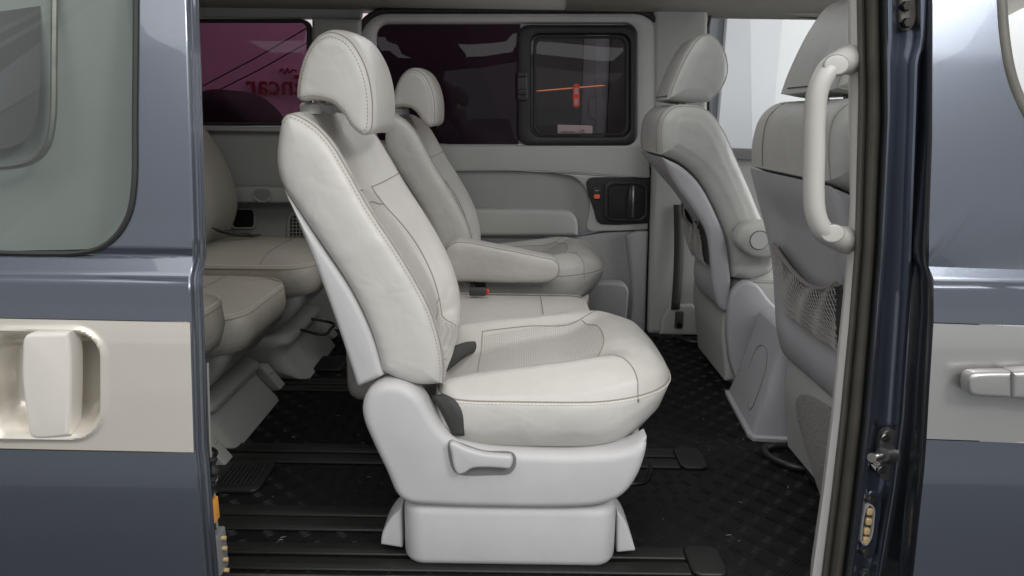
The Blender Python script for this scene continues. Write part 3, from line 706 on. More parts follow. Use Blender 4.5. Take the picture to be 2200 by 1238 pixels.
# middle seat between them: low square cushion with its back folded behind
def square_cushion(name, x0, x1, y0, y1, z0, z1, m, parent, nose=.06, crown=.02, seamx=None):
    T = world_loc(parent); Lq = rrect(x0, x1, y0, y1, nose, 10); cx, cy = (x0+x1)/2, (y0+y1)/2
    Q = resample([Vector((p.x, p.y)) for p in Lq], 96, True); rows = []
    for z, d in ((z0, .03), (z0+.006, .010), (z0+.03, .002), ((z0+z1)/2, -.004), (z1-.004, 0)):
        rows.append([Vector((p.x, p.y, z)) for p in inset(Q, d)])
    pipe = rows[-1]
    for s in (.985, .95, .9, .8, .65, .5, .3, .1):
        rows.append([Vector((cx+(p.x-cx)*s, cy+(p.y-cy)*s, z1+crown*(1-s**4))) for p in Q])
    V = [v for r in rows for v in r]; n = 96
    Fc = [(j*n+i, j*n+(i+1) % n, (j+1)*n+(i+1) % n, (j+1)*n+i) for j in range(len(rows)-1) for i in range(n)]; Fc.append(tuple((len(rows)-1)*n+i for i in range(n)))
    o = link(name, V, Fc, m, parent, T, 60); tube('piping', pipe, .0018, 'seam', o, 5, True)
    lowp = rows[2]; tube('piping', [p+Vector((0, 0, .004)) for p in lowp], .0016, 'seam', o, 5, True)
    dashes('stitching', [p+Vector((0, 0, .005)) for p in rows[5]]+[rows[5][0]+Vector((0, 0, .005))], .001, 'thread', o)
    low = [Vector((p.x, p.y, z0+.03)) for p in Q]
    if seamx is not None:
        tube('seam', [Vector((seamx, cy+(y1-y0)*.47*k, z1+crown*(1-(abs(k)*.94)**4)+.0008)) for k in [i/10-1 for i in range(21)]], .0015, 'seam', o, 5)
    return o
ms = empty('middle_seat', (0, 2.07, 0), 'low square leather seat cushion between the two second row seats', 'seat', 'second row seats')
pz = at(1150, 722, 1.83).z
xr = at(1280, 650, 1.95).x
square_cushion('cushion', -.22, xr, 1.82, 2.27, pz-.085, pz, 'leather', ms, .05, .012, at(1168, 650, 2.0).x)
rbox('base', -.15, xr-.06, 1.86, 2.22, .004, pz-.08, .03, 'plastic_light', ms)
rbox('folded_back', -.46, -.27, 1.85, 2.24, .12, .42, .04, 'leather', ms)
for a, b, m in (((1005, 628), (1048, 628), 'belt'),):
    p = at(1042, 627, 2.2); rbox('buckle', p.x-.05, p.x+.004, 2.185, 2.215, p.z-.012, p.z+.012, .006, 'belt', ms); rbox('release_button', p.x+.0045, p.x+.012, 2.19, 2.21, p.z-.008, p.z+.008, .002, 'red_label', ms)
# ================================================================== THIRD ROW
def rear_seat(yc, label, hw, dx, zt):
    S = empty('rear_seat', (dx, yc, 0), label, 'seat', 'third row seats')
    square_cushion('cushion', dx-.53, dx, yc-hw, yc+hw, zt-.105, zt, 'leather_rear', S, .11, .035, dx-.17)
    # backrest leaning to the rear
    prof = [(dx-.44, zt-.05), (dx-.38, zt+.02), (dx-.33, zt+.13), (dx-.35, zt+.28), (dx-.44, zt+.45), (dx-.54, zt+.56), (dx-.62, zt+.57), (dx-.64, zt+.50), (dx-.58, zt+.2), (dx-.52, zt-.04)]
    prof = [(a-.085, b) for a, b in prof]
    Lb = curve(prof, 90)
    V, Fc, R = loft(Lb, yc-hw, yc+hw, .035, 'y', 5, 6, .006); b = link('backrest', V, Fc, 'leather_rear', S, world_loc(S)); tube('piping', R[7], .0016, 'seam', b, 5, True)
    bp = [(dx-.46, zt-.11), (dx-.06, zt-.10), (dx-.075, zt-.16), (dx-.16, zt-.235), (dx-.40, zt-.24)]
    solid('pan', curve(bp, 70), yc-hw+.03, yc+hw-.03, .03, 'plastic_rear', S)
    fp = [(dx-.44, zt-.25, 1), (dx-.13, zt-.245), (dx-.10, zt-.27), (dx-.12, .10), (dx-.06, .02), (dx-.045, .002, 1), (dx-.2, .002), (dx-.46, .002, 1)]
    solid('leg_cover', curve(fp, 80), yc-hw+.03, yc+hw-.03, .045, 'plastic_rear', S)
    for s in (1,):
        y = yc+s*(hw+.03)
        f = solid('foot', curve([(dx-.16, .085, 1), (dx-.12, .085, 1), (dx-.065, .012, 1), (dx-.075, .004, 1), (dx-.16, .004, 1)], 40), y-.026, y+.026, .005, 'plastic_rear', S)
        rbox('foot_cap', dx-.118, dx-.098, y-.016, y+.016, .048, .066, .004, 'plastic_trim_low', f)
    if abs(yc-1.98) > .1: tube('slide_bar', curve3([(dx-.12, yc-.07, .15), (dx-.02, yc-.07, .13), (dx-.012, yc, .13), (dx-.02, yc+.07, .13), (dx-.12, yc+.07, .15)], 30), .0055, 'black_handle', S, 8)
    c = Vector((dx-.36, yc+hw*.1, zt+.02)); rows = [[p+Vector((-.01, -.03, .02)), p, p+Vector((.02, .03, .004))] for p in curve3([c+Vector((-.05, 0, .05)), c+Vector((0, .03, .03)), c+Vector((.05, .08, .02))], 8)]
    grid('belt_strap', rows, 'belt', S, .004)
    return S
rear_seat(2.53, 'grey-beige rear bench seat farthest from the opened door, beneath the rear side window', .26, at(690, 570, 2.4).x, at(560, 572, 2.3).z)
rear_seat(1.98, 'middle grey-beige rear seat with square cushion corner poking out', .24, at(610, 640, 2.12).x, at(560, 690, 1.75).z)
rear_seat(1.47, 'grey-beige rear seat mostly hidden behind the opened painted door', .22, at(487, 690, 1.62).x, at(450, 740, 1.3).z)
# ================================================================== FRONT SEATS
def front_seat(root, label, arm_side, dr=0, hw=.25, hh=.135):
    """built with its centre plane at y = 0 of the root; x is forward"""
    S = empty('front_seat', root, label, 'seat', 'front seats'); O = Vector(root)
    def W(L): return [Vector((p[0]+O.x, p[1]+O.z)) + Vector((0, 0)) for p in L]
    def sol(name, prof, y0, y1, r, m, par=S, n=90, **k): return solid(name, curve([(p[0]+O.x, p[1]+O.z)+tuple(p[2:]) for p in prof], n), O.y+y0, O.y+y1, r, m, par, **k)
    prof = [(.008, .915), (-.002, .86), (.004, .795, 1), (.07, .765), (.13, .714), (.19, .62), (.234, .522), (.26, .399, 1), (.33, .395), (.39, .42), (.398, .46), (.385, .524), (.34, .61), (.293, .702), (.245, .79), (.198, .881), (.15, .935), (.095, .950), (.04, .945)]
    V, Fc, R = loft(curve([(p[0]+O.x, p[1])+tuple(p[2:]) for p in prof], 120), O.y-hw, O.y+hw, .040, 'y', 6, 8, .004, lambda q, s, t: Vector((q.x, O.y+(q.y-O.y)*(1-.14*smooth(.77, .98, q.z)), q.z)))
    b = link('backrest', V, Fc, 'leather_front', S, O)
    for j in (8, len(R)-9): tube('piping', R[j], .0015, 'seam', b, 5, True)
    # upright seams on the upper back
    for sy in (-.13, .13):
        bvp = [Vector((O.x+a-.0005, O.y+sy, c)) for a, c in ((.002, .80), (-.003, .86), (.006, .915), (.040, .947))]
        tube('seam', curve3(bvp, 20), .0014, 'seam', b, 5)
    # hard back shell
    RL = lambda z: dr*smooth(.79, .5, z)
    sh = [(.006, .788, 1), (.068, .760), (.127, .709), (.187, .615), (.231, .518), (.257, .393, 1), (.215+dr*.5, .33), (.17+dr, .285)]+[(a+RL(z), z) for a, z in ((.145, .293), (.118, .36), (.104, .44), (.086, .549), (.064, .623), (.035, .707))]
    V, Fc, R = loft(curve([(p[0]+O.x, p[1])+tuple(p[2:]) for p in sh], 100), O.y-hw+.002, O.y+hw-.002, .016, 'y', 5, 14, 0, lambda q, s, t: q+Vector((dr*.9*smooth(.35, 1, 2*t-1)*smooth(.80, .6, q.z)+.02*(1-smooth(.55, .9, abs(2*t-1)))*smooth(.33, .45, q.z)*(1-smooth(.66, .77, q.z)), 0, 0)))
    link('back_shell', V, Fc, 'plastic_back', S, O)
    # net pocket: rim bead, backing and strands
    def back(yy, z, off=.0):    # rear surface of the shell
        T_ = [(.36, .118), (.44, .104), (.549, .086), (.623, .064), (.707, .035)]
        for (z0, x0), (z1, x1) in zip(T_, T_[1:]):
            if z <= z1 or z1 == .707:
                return Vector((O.x+x0+(x1-x0)*(z-z0)/(z1-z0)+.012-off+RL(z)+dr*.9*smooth(.35, 1, yy/hw)*smooth(.80, .6, z), O.y+yy, z))
    RL = lambda z: dr*smooth(.79, .5, z)
    nt_ = empty('net_pocket', (0, 0, 0)); nt_.parent = S
    def rim(u): return .605-.05*(1-(2*u-1)**2)-.02*(1-u)
    hwn = hw*.7
    tube('rim', [back(-hwn+2*hwn*k/20, rim(k/20), .018) for k in range(21)], .006, 'net', nt_, 6)
    grid('shade_backing', [[back(-hwn+2*hwn*k/20, .43+(rim(k/20)-.43)*j/6, .006) for k in range(21)] for j in range(7)], 'net_shade', nt_)  # dark sheet added, stands in for shade inside the pocket
    V, Fc = [], []
    for i in range(44):
        for sg in (1,):
            P = []
            for k in range(9):
                z_ = k/8; u = i/32-.2+sg*.42*(z_-.5)*(1-.5*z_)
                if 0 <= u <= 1:
                    zz = .43+(rim(u)-.43)*z_; P.append(back(-hwn+2*hwn*u, zz, .014+.012*math.sin(z_*math.pi*.8)+.003*math.sin(u*23+z_*6)))
            if len(P) > 1:
                v, f = tube_data(P, .0014, 4); n0 = len(V); V += v; Fc += [tuple(q+n0 for q in ff) for ff in f]
    for i in range(14):
        z_ = i/14; P = []
        for k in range(25):
            u = k/24; zz = .43+(rim(u)-.43)*(z_+.03*math.sin(u*9)); P.append(back(-hwn+2*hwn*u, zz, .0145+.012*math.sin(z_*math.pi*.8)+.003*math.sin(u*23+z_*6)))
        v, f = tube_data(P, .0008, 3); n0 = len(V); V += v; Fc += [tuple(q+n0 for q in ff) for ff in f]
    link('strands', V, Fc, 'strand', nt_, O)['kind'] = 'stuff'
    # headrest
    hp = [(.03, .966, 1), (.045, 1.02), (.085, 1.115), (.12, 1.162), (.155, 1.17), (.20, 1.13), (.222, 1.06), (.205, 1.0), (.165, .96, 1), (.09, .957)]
    V, Fc, R = loft(curve([(p[0]+O.x, p[1])+tuple(p[2:]) for p in hp], 80), O.y-hh, O.y+hh, .03, 'y', 5, 6, .003)
    ho = link('headrest', V, Fc, 'leather_front', S, O)
    for j in (7, len(R)-8): tube('piping', R[j], .0015, 'seam', ho, 5, True)
    tube('seam', [Vector((O.x+.0315, O.y-.10+.2*k/8, .978)) for k in range(9)], .0012, 'dark_seam', ho, 5)
    for yy in (-.05, .05):
        v, f = rod((O.x+.105, O.y+yy, .92), (O.x+.10, O.y+yy, .97), .007); link('headrest_post', v, f, 'steel', S, O)
    # armrest pad
    if arm_side:
        y0 = arm_side*(hw+.005); V, Fc, R = loft(curve([(p[0]+O.x, p[1])+tuple(p[2:]) for p in [(.24, .53), (.245, .57), (.275, .595), (.44, .596), (.60, .588), (.65, .56), (.63, .505), (.46, .49), (.285, .49)]], 80), O.y+y0, O.y+y0+arm_side*.075, .02, 'y', 5, 2, .003)
        a = link('armrest', V, Fc, 'leather_front', S, O); tube('piping', R[7], .0016, 'seam', a, 5, True)
        v, f = tube_data([Vector((O.x+.305, O.y+y0+arm_side*.072, .543)), Vector((O.x+.305, O.y+y0+arm_side*.081, .543))], .028, 24); link('armrest_cap', v, f, 'plastic_trim', a, O)
        tube('cap_gap', [Vector((O.x+.305+.029*math.cos(t_), O.y+y0+arm_side*.0785, .543+.029*math.sin(t_))) for t_ in [k*math.pi/16 for k in range(32)]], .0015, 'dark_seam', a, 5, True)
    # recliner side covers, cushion, pan
    for s in (-1, 1):
        y0 = s*(hw+.004)
        sol('recliner_cover', [(.25, .30), (.26, .36), (.295, .395), (.335, .385), (.385, .33), (.47, .27), (.70, .23), (.74, .18), (.68, .08), (.42, .05), (.33, .02), (.285, .08), (.255, .2)], y0-s*.03, y0+s*.018, .012, 'plastic_back')
        v, f = rod((O.x+.41, O.y+y0+s*.0185, .25), (O.x+.41, O.y+y0+s*.021, .25), .012, 14); link('screw_cap', v, f, 'plastic_grey', S, O)
    square_cushion('cushion', O.x+.27, O.x+.80, O.y-hw+.01, O.y+hw-.01, .27, .39, 'leather_front', S, .10, .03)
    # lower back frame, carpeted side and pedestal
    sol('lower_frame', [(a+dr*1.15, z, *k) for a, z, *k in [(.150, .288, 1), (.22, .325, 1), (.25, .20), (.30, .06), (.30, .035, 1), (.175, .035, 1), (.165, .10), (.150, .2)]], -hw+.02, hw-.02, .015, 'plastic_trim')
    return S
drv = front_seat((.462, 2.485, 0), 'far front seat with round-capped armrest on its near side', -1, .085, .215, .125)
pas = front_seat((.59, 1.585, 0), 'near front seat seen from behind, half hidden by the grab handle', 0, 0, .25, .16)
# pedestal boxes below the front seats
def pedestal(par, x0, y0, y1, pre):
    O = world_loc(par)
    Lq = [(x0, y0, 1), (x0+.55, y0, 1), (x0+.55, y1, 1), (x0+.05, y1, 1), (x0-.01, y1-.08)]
    V, Fc = [], []
    base = [(.11, y0-.01), (0, y0), (.03, y1), (.5, y1), (.5, y0-.01)]; topq = [(.13, y0+.015), (.075, y0+.03), (.09, y1-.04), (.45, y1-.04), (.45, y0+.02)]
    lo = curve([(x0+a, b, 1) for a, b in base], 80); hi = curve([(x0+a, b, 1) for a, b in topq], 80)
    rows = [[Vector((p.x, p.y, 0.002)) for p in inset(lo, -.012)], [Vector((p.x, p.y, .012)) for p in inset(lo, -.012)], [Vector((p.x, p.y, .016)) for p in lo]]
    for k in range(1, 9):
        t = k/8; rows.append([Vector((a.x+(b.x-a.x)*t, a.y+(b.y-a.y)*t, .016+.29*t)) for a, b in zip(lo, hi)])
    rows.append([Vector((p.x, p.y, .314)) for p in inset(hi, .012)])
    V = [v for r in rows for v in r]; n = 80; Fc = [(j*n+i, j*n+(i+1) % n, (j+1)*n+(i+1) % n, (j+1)*n+i) for j in range(len(rows)-1) for i in range(n)]; Fc.append(tuple((len(rows)-1)*n+i for i in range(n)))
    o = link('side_cover', V, Fc, 'plastic_back', par, O, 40)
    def fp(u, t):
        a = Vector((x0, y0+.01, .016)).lerp(Vector((x0+.03, y1-.01, .016)), u); b = Vector((x0+.075, y0+.04, .306)).lerp(Vector((x0+.09, y1-.05, .306)), u); return a.lerp(b, t)+Vector((-.0008, 0, 0))
    tube('panel_gap', [fp(c.x, c.y) for c in curve([(.22, .16), (.30, .12), (.55, .30), (.66, .40), (.68, .60), (.60, .72), (.34, .74), (.2, .6)], 50)], .0016, 'plastic_grey', o, 5, True)
    return o
pedestal(pas, .708, 1.912, 2.26, 0)
pedestal(drv, .80, 2.5, 2.85, 0)
O = world_loc(pas)
cp = solid('carpet_patch', curve([(1.36, .28, 1), (1.50, .27), (1.68, .235), (1.70, .20), (1.58, .10), (1.50, .05, 1), (1.36, .05, 1)], 40), .728, .737, .001, 'carpet', pas, 'x')
rbox('foot_bracket', .77, .95, 1.44, 1.70, .004, .045, .012, 'black_handle', pas)
tube('foot_loop', curve3([(.86, 1.84, .016), (.74, 1.845, .014), (.705, 1.81, .014), (.735, 1.74, .014), (.78, 1.715, .014), (.88, 1.715, .016)], 30), .010, 'black_handle', pas, 8)
O = world_loc(drv)
tube('foot_loop', curve3([(.84, 2.90, .016), (.74, 2.90, .014), (.71, 2.85, .014), (.74, 2.80, .014), (.84, 2.79, .016)], 30), .010, 'black_handle', drv, 8)
# ================================================================== SLID-OPEN NEAR DOOR (left)
def skin_y(z, base):
    T_ = [(-.5, .03), (.0, .0), (.25, -.012), (.372, -.014), (.385, -.012), (.50, -.006), (.575, .0), (.59, .002), (.63, .008), (.665, .012), (.672, .024), (.70, .036), (.712, .030), (.75, .036), (1.0, .07), (1.4, .14)]
    for (z0, y0), (z1, y1) in zip(T_, T_[1:]):
        if z <= z1: return base+y0+(y1-y0)*(z-z0)/(z1-z0)
    return base+T_[-1][1]
def on_skin(px, py, base, off=0):
    Y = base
    for _ in range(6): p = at(px, py, Y); Y = skin_y(p.z, base)+off
    return at(px, py, Y)
def edge_at(tab, py):
    for (y0, x0), (y1, x1) in zip(tab, tab[1:]):
        if py <= y1: return x0+(x1-x0)*(py-y0)/(y1-y0)
    return tab[-1][1]
LB = 1.0
ld = empty('sliding_door', on_skin(380, 1200, LB)*1.0, 'blue painted sliding door slid open, with pale handle strip', 'van door')
LE = [(-120, 392), (0, 396), (300, 406), (540, 413), (560, 414), (600, 404), (690, 408), (970, 416), (1000, 420), (1238, 440), (1500, 462)]
# upper skin around the glass
gi = [(292, -120), (291, 60), (289, 250), (287, 400), (276, 460), (250, 505), (215, 532), (170, 543), (100, 545), (-100, 540), (-500, 528), (-900, 516)]
go = [(edge_at(LE, -120), -120), (edge_at(LE, 60), 60), (edge_at(LE, 250), 250), (edge_at(LE, 400), 400), (edge_at(LE, 470), 470), (edge_at(LE, 520), 520), (edge_at(LE, 553), 553), (330, 556), (180, 556), (-100, 551), (-500, 539), (-900, 527)]
def corr(A, n=80):
    out = []; m = len(A)-1
    V_ = [Vector(a) for a in A]; C_ = _cr(V_, 12)+[V_[-1]]; return C_
A = corr(gi); B = [Vector(go[i]).lerp(Vector(go[i+1]), k/12) for i in range(len(go)-1) for k in range(12)]+[Vector(go[-1])]
rows = [[on_skin(a.x+(b.x-a.x)*t, a.y+(b.y-a.y)*t, LB) for t in (0, .06, .2, .4, .6, .8, .95, 1)] for a, b in zip(A, B)]
grid('window_pillar', rows, 'paint_blue', ld)
def band(name, y0, y1, m, off=0, n=14, cols=None, disp=None, x_left=-900, tab=LE, base=LB, par=ld, slope=.0):
    rows = []
    for j in range(n+1):
        py = y0+(y1-y0)*j/n; e = edge_at(tab, py); cs = cols if cols else [x_left+(e-x_left)*k/10 for k in range(11)]
        row = []
        for cx in cs:
            x = min(cx, e) if tab is LE else max(cx, e)
            p = on_skin(x, py+slope*(x-e), base, off)
            row.append(disp(p, x, py) if disp else p)
        rows.append(row)
    return grid(name, rows, m, par)
band('belt_skin', 553, 691, 'paint_blue', n=26, slope=.02)
# champagne strip with the handle recess
cols = [-900, -600, -300, -150]+[-100+k*6 for k in range(60)]+[262, 300, 340, 380, 500]
def bowl(p, x, y):
    yy = y+.022*(x-410); cx, cy, hx, hy, r = 86, 824, 132, 114, 60
    dx, dy = max(0, abs(x-cx)-(hx-r)), max(0, abs(yy-cy)-(hy-r)); d = math.hypot(dx, dy)-r
    return p+Vector((0, .052*(1-smooth(-46, 0, d)) - .004*math.exp(-((d-3)/5)**2), 0))
band('handle_strip', 693, 972, 'paint_champagne', off=-.002, n=70, cols=cols, disp=bowl, slope=.02)
band('lower_skin', 974, 1500, 'paint_blue', n=16, slope=.02)
# folded edge of the door, as steps seen edge-on
def flange(tab, base, par, steps, m, y0, y1, sgn=1):
    rows = []
    for k in range(90):
        py = y0+(y1-y0)*k/89; p = on_skin(edge_at(tab, py), py, base)
        rows.append([p+Vector((sgn*a, b, 0)) for a, b in steps])
    return grid('edge_flange', rows, m, par, angle=50)
flange(LE, LB, ld, [(0, 0), (.002, .001), (.0032, .003), (.0032, .009), (.005, .011), (.0062, .012), (.0068, .014), (.0068, .021), (.008, .023), (.009, .024), (.0092, .028), (.004, .034), (-.02, .04)], 'paint_blue', -120, 1400)
# glass, rubber edge, inner sliding pane
GL = [on_skin(a.x-1, a.y-1, LB, .004) for a in A]
left = [on_skin(-900, -120, LB, .004)]
Vg = GL+left; link('glass', Vg, [tuple(range(len(Vg)))], 'tint_green', ld, world_loc(ld), smooth=False)
tube('glass_rubber', [on_skin(a.x+1, a.y+.5, LB, -.001) for a in A], .0042, 'rubber', ld, 6)
inn = curve([(118, -120, 1), (116, 120), (112, 270), (98, 320), (70, 346), (20, 358), (-300, 362, 1)], 60, False)
tube('inner_pane_frame', [on_skin(a.x, a.y, LB, .03) for a in inn], .0048, 'steel', ld, 6)
inp = [on_skin(a.x-30, a.y-36, LB, .04) for a in inn]+[on_skin(-330, -156, LB, .04)]
link('inner_pane', inp, [tuple(range(len(inp)))], 'pane_dark', ld, world_loc(ld), smooth=False)
# vertical grip
gp = [(52, 722), (90, 717), (145, 716, 1), (150, 760), (151, 830), (148, 938, 1), (110, 943), (66, 940), (56, 900), (46, 830), (45, 770)]
p = on_skin(100, 830, LB); solid('door_grip', curve(xz(gp, p.y-.012), 80), p.y-.012, p.y+.024, .006, 'grip_paint', ld)
# latch parts on the lower edge
def on_edge(px, py, dx=.0): q = on_skin(edge_at(LE, py), py, LB); return at(px, py, q.y+.075)
q = at(455, 1095, LB+.07); rbox('amber_reflector', q.x-.004, q.x+.004, q.y-.006, q.y+.02, at(455, 1125, q.y).z, at(455, 1078, q.y).z, .002, 'contact_amber', ld, axis='x')
q = at(470, 1190, LB+.07); cb = rbox('contact_block', q.x-.014, q.x+.003, q.y-.006, q.y+.03, at(470, 1236, q.y).z, at(470, 1150, q.y).z, .004, 'plastic_grey', ld, axis='x')
for yy in (1156, 1178, 1202, 1225):
    c = at(478, yy, q.y+.01); v, f = rod((q.x+.0032, c.y, c.z), (q.x+.010, c.y, c.z), .0038, 10); link('contact_pin', v, f, 'brass', cb, world_loc(cb))
P = [at(452, 985, LB+.075), at(458, 1010, LB+.072), at(452, 1035, LB+.078), at(457, 1060, LB+.074)]
tube('door_latch', curve3(P, 16), [.008+.003*math.sin(k*1.7) for k in range(16)], 'rubber', ld, 7)
rows = [[at(edge_at(LE, y)+26, y, LB+.10), at(edge_at(LE, y)+34, y, LB+.085), at(edge_at(LE, y)+38, y, LB+.13)] for y in range(780, 1260, 40)]
grid('inner_lining', rows, 'trim_white', ld)
# ================================================================== DOOR PILLAR (right of the opening)
dp = empty('door_pillar', at(1900, 1200, 1.12), 'dark blue painted door pillar with rubber seal and bare bolts', 'door pillar')
def col_curve(tab, Y, ys): return [at(edge_at(tab, y), y, Y) for y in ys]
YS = [-160+k*20 for k in range(82)]
t0 = [(-160, 1828), (0, 1826), (430, 1828), (560, 1822), (700, 1808), (900, 1788), (1060, 1768), (1238, 1743), (1460, 1712)]
t1 = [(-160, 1838), (0, 1840), (200, 1844), (530, 1836), (700, 1823), (900, 1804), (1060, 1786), (1238, 1764), (1460, 1735)]
t2 = [(-160, 1885), (0, 1890), (250, 1894), (530, 1882), (700, 1869), (900, 1852), (1060, 1834), (1238, 1812), (1460, 1785)]
t3 = [(-160, 2000), (0, 2000), (90, 2000), (130, 1984), (300, 1978), (600, 1968), (900, 1950), (1060, 1930), (1238, 1898), (1460, 1862)]
t4 = [(-160, 2010), (0, 2010), (560, 2002), (640, 2012), (940, 1998), (1238, 1972), (1460, 1950)]
def strips(name, ta, tb, prof, m, par):
    rows = []
    for y in YS:
        xa, xb = edge_at(ta, y), edge_at(tb, y); rows.append([at(xa+(xb-xa)*f, y, Y) for f, Y in prof])
    return grid(name, rows, m, par, angle=55)
strips('inner_trim', t0, t1, [(-.25, 1.34), (0, 1.215), (.1, 1.205), (1, 1.195), (1.2, 1.24)], 'trim_white', dp)
strips('rubber_seal', t1, t2, [(0, 1.22), (.0, 1.185), (.08, 1.172), (.2, 1.168), (.3, 1.172), (.36, 1.18), (.42, 1.172), (.55, 1.158), (.7, 1.15), (.85, 1.152), (.95, 1.16), (1.0, 1.18)], 'rubber_grey', dp)
strips('jamb', t2, t3, [(-.05, 1.20), (0, 1.165), (.05, 1.15), (.10, 1.135), (.16, 1.128), (.22, 1.128), (.27, 1.134), (.32, 1.148), (.38, 1.154), (.5, 1.155), (.62, 1.154), (.68, 1.150), (.74, 1.138), (.80, 1.128), (.86, 1.127), (.91, 1.132), (.96, 1.145), (1.0, 1.17), (1.02, 1.21)], 'paint_jamb', dp)
strips('shut_gap', t3, t4, [(-.1, 1.205), (.4, 1.21), (1.3, 1.205), (3, 1.2)], 'paint_dark', dp)
JY = 1.15
def bolt(px, py, Y, r, par, m='dark_steel', cross=False, ln=.008):
    c = at(px, py, Y); v, f = tube_data([Vector((c.x, Y+.004, c.z)), Vector((c.x, Y-ln*.6, c.z)), Vector((c.x, Y-ln, c.z))], [r, r, r*.8], 6 if not cross else 16)
    b = link('bolt', v, f, m, par, world_loc(par), 30)
    if cross:
        for a in (.6, .6+math.pi/2):
            d = Vector((math.cos(a), 0, math.sin(a)))*r*.5; v, f = rod(c+Vector((0, -ln-.0003, 0))-d, c+Vector((0, -ln-.0003, 0))+d, r*.12, 5); link('slot', v, f, 'rubber', b, world_loc(b))
    return b
# striker
sp = [(1905, 920), (1922, 925), (1930, 950), (1930, 985), (1922, 1012), (1905, 1030), (1890, 1024), (1884, 1000), (1886, 950), (1893, 928)]
sk = empty('striker', (0, 0, 0)); sk.parent = dp; sk.location = at(1905, 980, JY)-dp.location
solid('striker_plate', curve(xz(sp, JY-.006), 60), JY-.014, JY+.002, .003, 'striker_grey', sk)
bolt(1901, 940, JY-.012, .0075, sk, 'steel', True, .004); bolt(1893, 1009, JY-.012, .0075, sk, 'steel', True, .004)
c = at(1906, 974, JY-.012); e = at(1873, 984, JY-.05)
v, f = tube_data([c+Vector((.003, 0, 0)), c.lerp(e, .3), c.lerp(e, .32), c.lerp(e, .8)], [.018, .012, .0055, .0055], 18); link('striker_boss', v, f, 'striker_grey', sk, world_loc(sk), 30)
v, f = tube_data([c.lerp(e, .8), c.lerp(e, .82), e], [.005, .0080, .0080], 18); link('striker_pin', v, f, 'steel', sk, world_loc(sk), 30)
mk = text_mesh('chalk_mark', 'AI01', .008, 'trim_white', sk); mk.location = at(1882, 997, JY-.0145)-world_loc(sk); mk.rotation_euler = (math.pi/2, math.radians(-62), 0)
# contact plate
cpn = empty('contact_plate', (0, 0, 0)); cpn.parent = dp; cpn.location = at(1866, 1120, JY)-dp.location
solid('plate', curve(xz([(1868, 1052), (1885, 1058), (1892, 1080), (1886, 1130), (1878, 1180), (1866, 1198), (1852, 1192), (1848, 1165), (1856, 1100), (1860, 1062)], JY-.004), 60), JY-.010, JY+.004, .003, 'paint_jamb', cpn)
ring('contact_rim', [(1870, 1084), (1880, 1092), (1880, 1120), (1873, 1160), (1862, 1174), (1851, 1168), (1850, 1150), (1856, 1105), (1861, 1090)], [(1869, 1088), (1876, 1095), (1876, 1120), (1870, 1157), (1861, 1169), (1854, 1164), (1854, 1150), (1859, 1107), (1863, 1094)], JY-.018, JY-.0105, 'plastic_trim_low', cpn, n=40, r=.002)
for px, py in ((1869, 1100), (1867, 1121), (1863, 1142), (1861, 1161)):
    q = at(px, py, JY-.016); rbox('contact', q.x-.0055, q.x+.0055, JY-.018, JY-.0103, q.z-.0065, q.z+.0065, .0015, 'brass', cpn, axis='y', rv=.004)
bolt(1869, 1070, JY-.010, .008, cpn, 'steel'); bolt(1858, 1182, JY-.010, .008, cpn, 'steel'); bolt(1858, 1232, JY-.006, .009, dp, 'steel')
# upper slot with bolt
solid('upper_latch_plate', curve(xz([(1937, -60, 1), (1960, -60, 1), (1964, 50), (1948, 68), (1935, 58)], JY-.004), 50), JY-.008, JY+.004, .003, 'rubber_grey', dp)
bolt(1946, 50, JY-.008, .008, dp, 'dark_steel'); bolt(1944, 14, JY-.008, .008, dp, 'dark_steel')
# ---- grab handle
gh = empty('grab_handle', at(1800, 300, 1.2), 'pale grey curved grab handle on the door pillar', 'grab handle')
Yg = 1.20
P = [at(*a) for a in ((1850, 128, 1.25), (1815, 131, 1.19), (1778, 152, 1.16), (1757, 195, 1.155), (1750, 260, 1.155), (1749, 340, 1.155), (1748, 410, 1.155), (1752, 460, 1.155), (1768, 496, 1.16), (1802, 512, 1.19), (1842, 518, 1.25))]
C_ = curve3(P, 60); rad = [.0166+.0095*(smooth(.30, .02, k/59)+smooth(.70, .98, k/59)) for k in range(60)]
tube('grip', C_, rad, 'handle_plastic', gh, 14)
for px, py, Y in ((1797, 140, 1.146), (1789, 502, 1.146)):
    c = at(px, py, Y); V, Fc, _ = loft([Vector((c.x+.019*math.cos(a), c.z+.0145*math.sin(a))) for a in [k*math.pi/14 for k in range(28)]], c.y-.0015, c.y+.012, .002); link('screw_cover', V, Fc, 'handle_plastic', gh, gh.location)
    tube('cover_gap', [Vector((c.x+.0195*math.cos(a), c.y+.001, c.z+.015*math.sin(a))) for a in [k*math.pi/16 for k in range(32)]], .0009, 'plastic_grey', gh, 5, True)
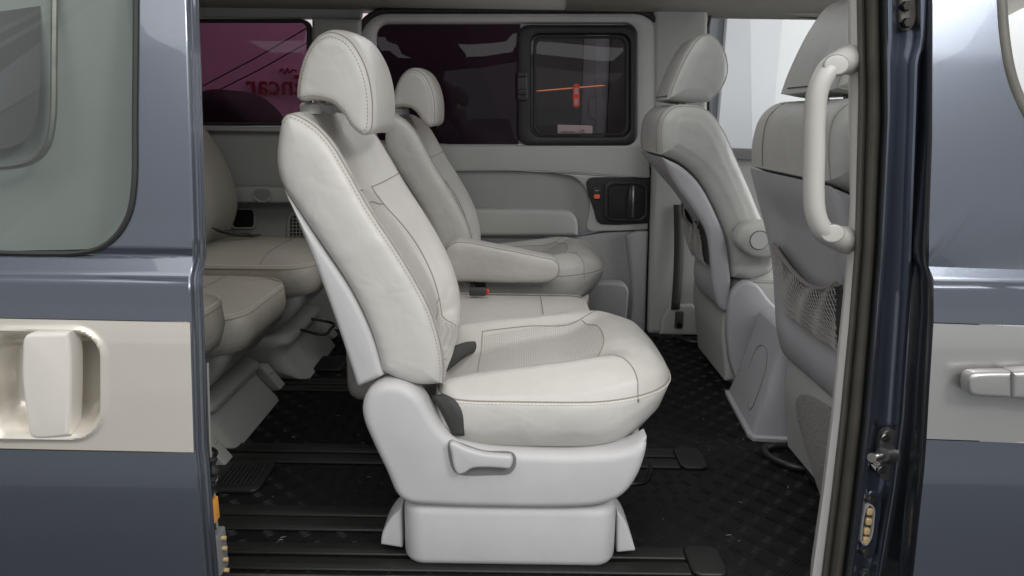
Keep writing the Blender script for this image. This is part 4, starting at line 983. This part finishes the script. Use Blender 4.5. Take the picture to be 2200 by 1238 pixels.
# ================================================================== FRONT DOOR (right)
RB = 1.04
rd = empty('front_door', at(2100, 1200, RB), 'blue and champagne front door with champagne pull handle at the right edge', 'van door')
RE = [(-160, 2004), (0, 2004), (300, 2003), (555, 1994), (572, 1995), (600, 2006), (690, 2006), (850, 1996), (940, 1991), (1000, 1987), (1238, 1962), (1460, 1938)]
wi = [(2140, -160), (2141, 0), (2148, 90), (2162, 165), (2185, 225), (2225, 290), (2290, 340), (2500, 380)]
wo = [(edge_at(RE, -160), -160), (edge_at(RE, 0), 0), (edge_at(RE, 130), 130), (edge_at(RE, 300), 300), (edge_at(RE, 480), 480), (edge_at(RE, 573), 573), (2200, 580), (2500, 590)]
A = corr(wi); B = [Vector(wo[i]).lerp(Vector(wo[i+1]), k/12) for i in range(len(wo)-1) for k in range(12)]+[Vector(wo[-1])]
rows = [[on_skin(a.x+(b.x-a.x)*t, a.y+(b.y-a.y)*t, RB) for t in (0, .08, .25, .5, .75, .92, 1)] for a, b in zip(A, B)]
grid('window_pillar', rows, 'paint_blue', rd)
tube('window_rubber', [on_skin(a.x+6, a.y, RB, .006) for a in A], .010, 'rubber_grey', rd, 8)
gl = [on_skin(a.x+4, a.y, RB, .012) for a in A]+[on_skin(2500, -160, RB, .012)]
link('glass', gl, [tuple(range(len(gl)))], 'clear_glass', rd, world_loc(rd), smooth=False)
CR = [1900, 1995, 2020, 2060, 2100, 2150, 2200, 2300, 2500]
band('belt_skin', 573, 693, 'paint_blue', n=24, cols=CR, tab=RE, base=RB, par=rd, slope=.035)
band('handle_strip', 695, 943, 'paint_champagne_shaded', off=-.002, n=24, cols=CR, tab=RE, base=RB, par=rd, slope=.035)
band('lower_skin', 945, 1460, 'paint_blue', n=16, cols=CR, tab=RE, base=RB, par=rd, slope=.035)
rows = []
for k in range(80):
    py = -150+k*20; p = on_skin(edge_at(RE, py), py, RB); rows.append([p, p+Vector((-.003, .003, 0)), p+Vector((-.003, .012, 0)), p+Vector((.004, .05, 0)), p+Vector((.03, .09, 0))])
grid('edge_flange', rows, 'paint_dark', rd, angle=50)
Yh = skin_y(at(2130, 825, RB).z, RB)
hp = [(2080, 812), (2088, 803), (2110, 800), (2172, 799, 1), (2172, 856, 1), (2110, 853), (2088, 850), (2080, 842)]
hh = solid('pull_handle', curve(xz(hp, Yh-.03), 60), Yh-.034, Yh-.008, .007, 'paint_champagne_shaded', rd)
solid('handle_end', curve(xz([(2174, 799, 1), (2260, 803), (2262, 860), (2174, 857, 1)], Yh-.03), 50), Yh-.033, Yh-.002, .007, 'paint_champagne_shaded', rd)
solid('handle_mount', curve(xz([(2090, 812), (2165, 812), (2165, 846), (2090, 842)], Yh-.005), 40), Yh-.0085, Yh+.006, .002, 'paint_dark', rd)
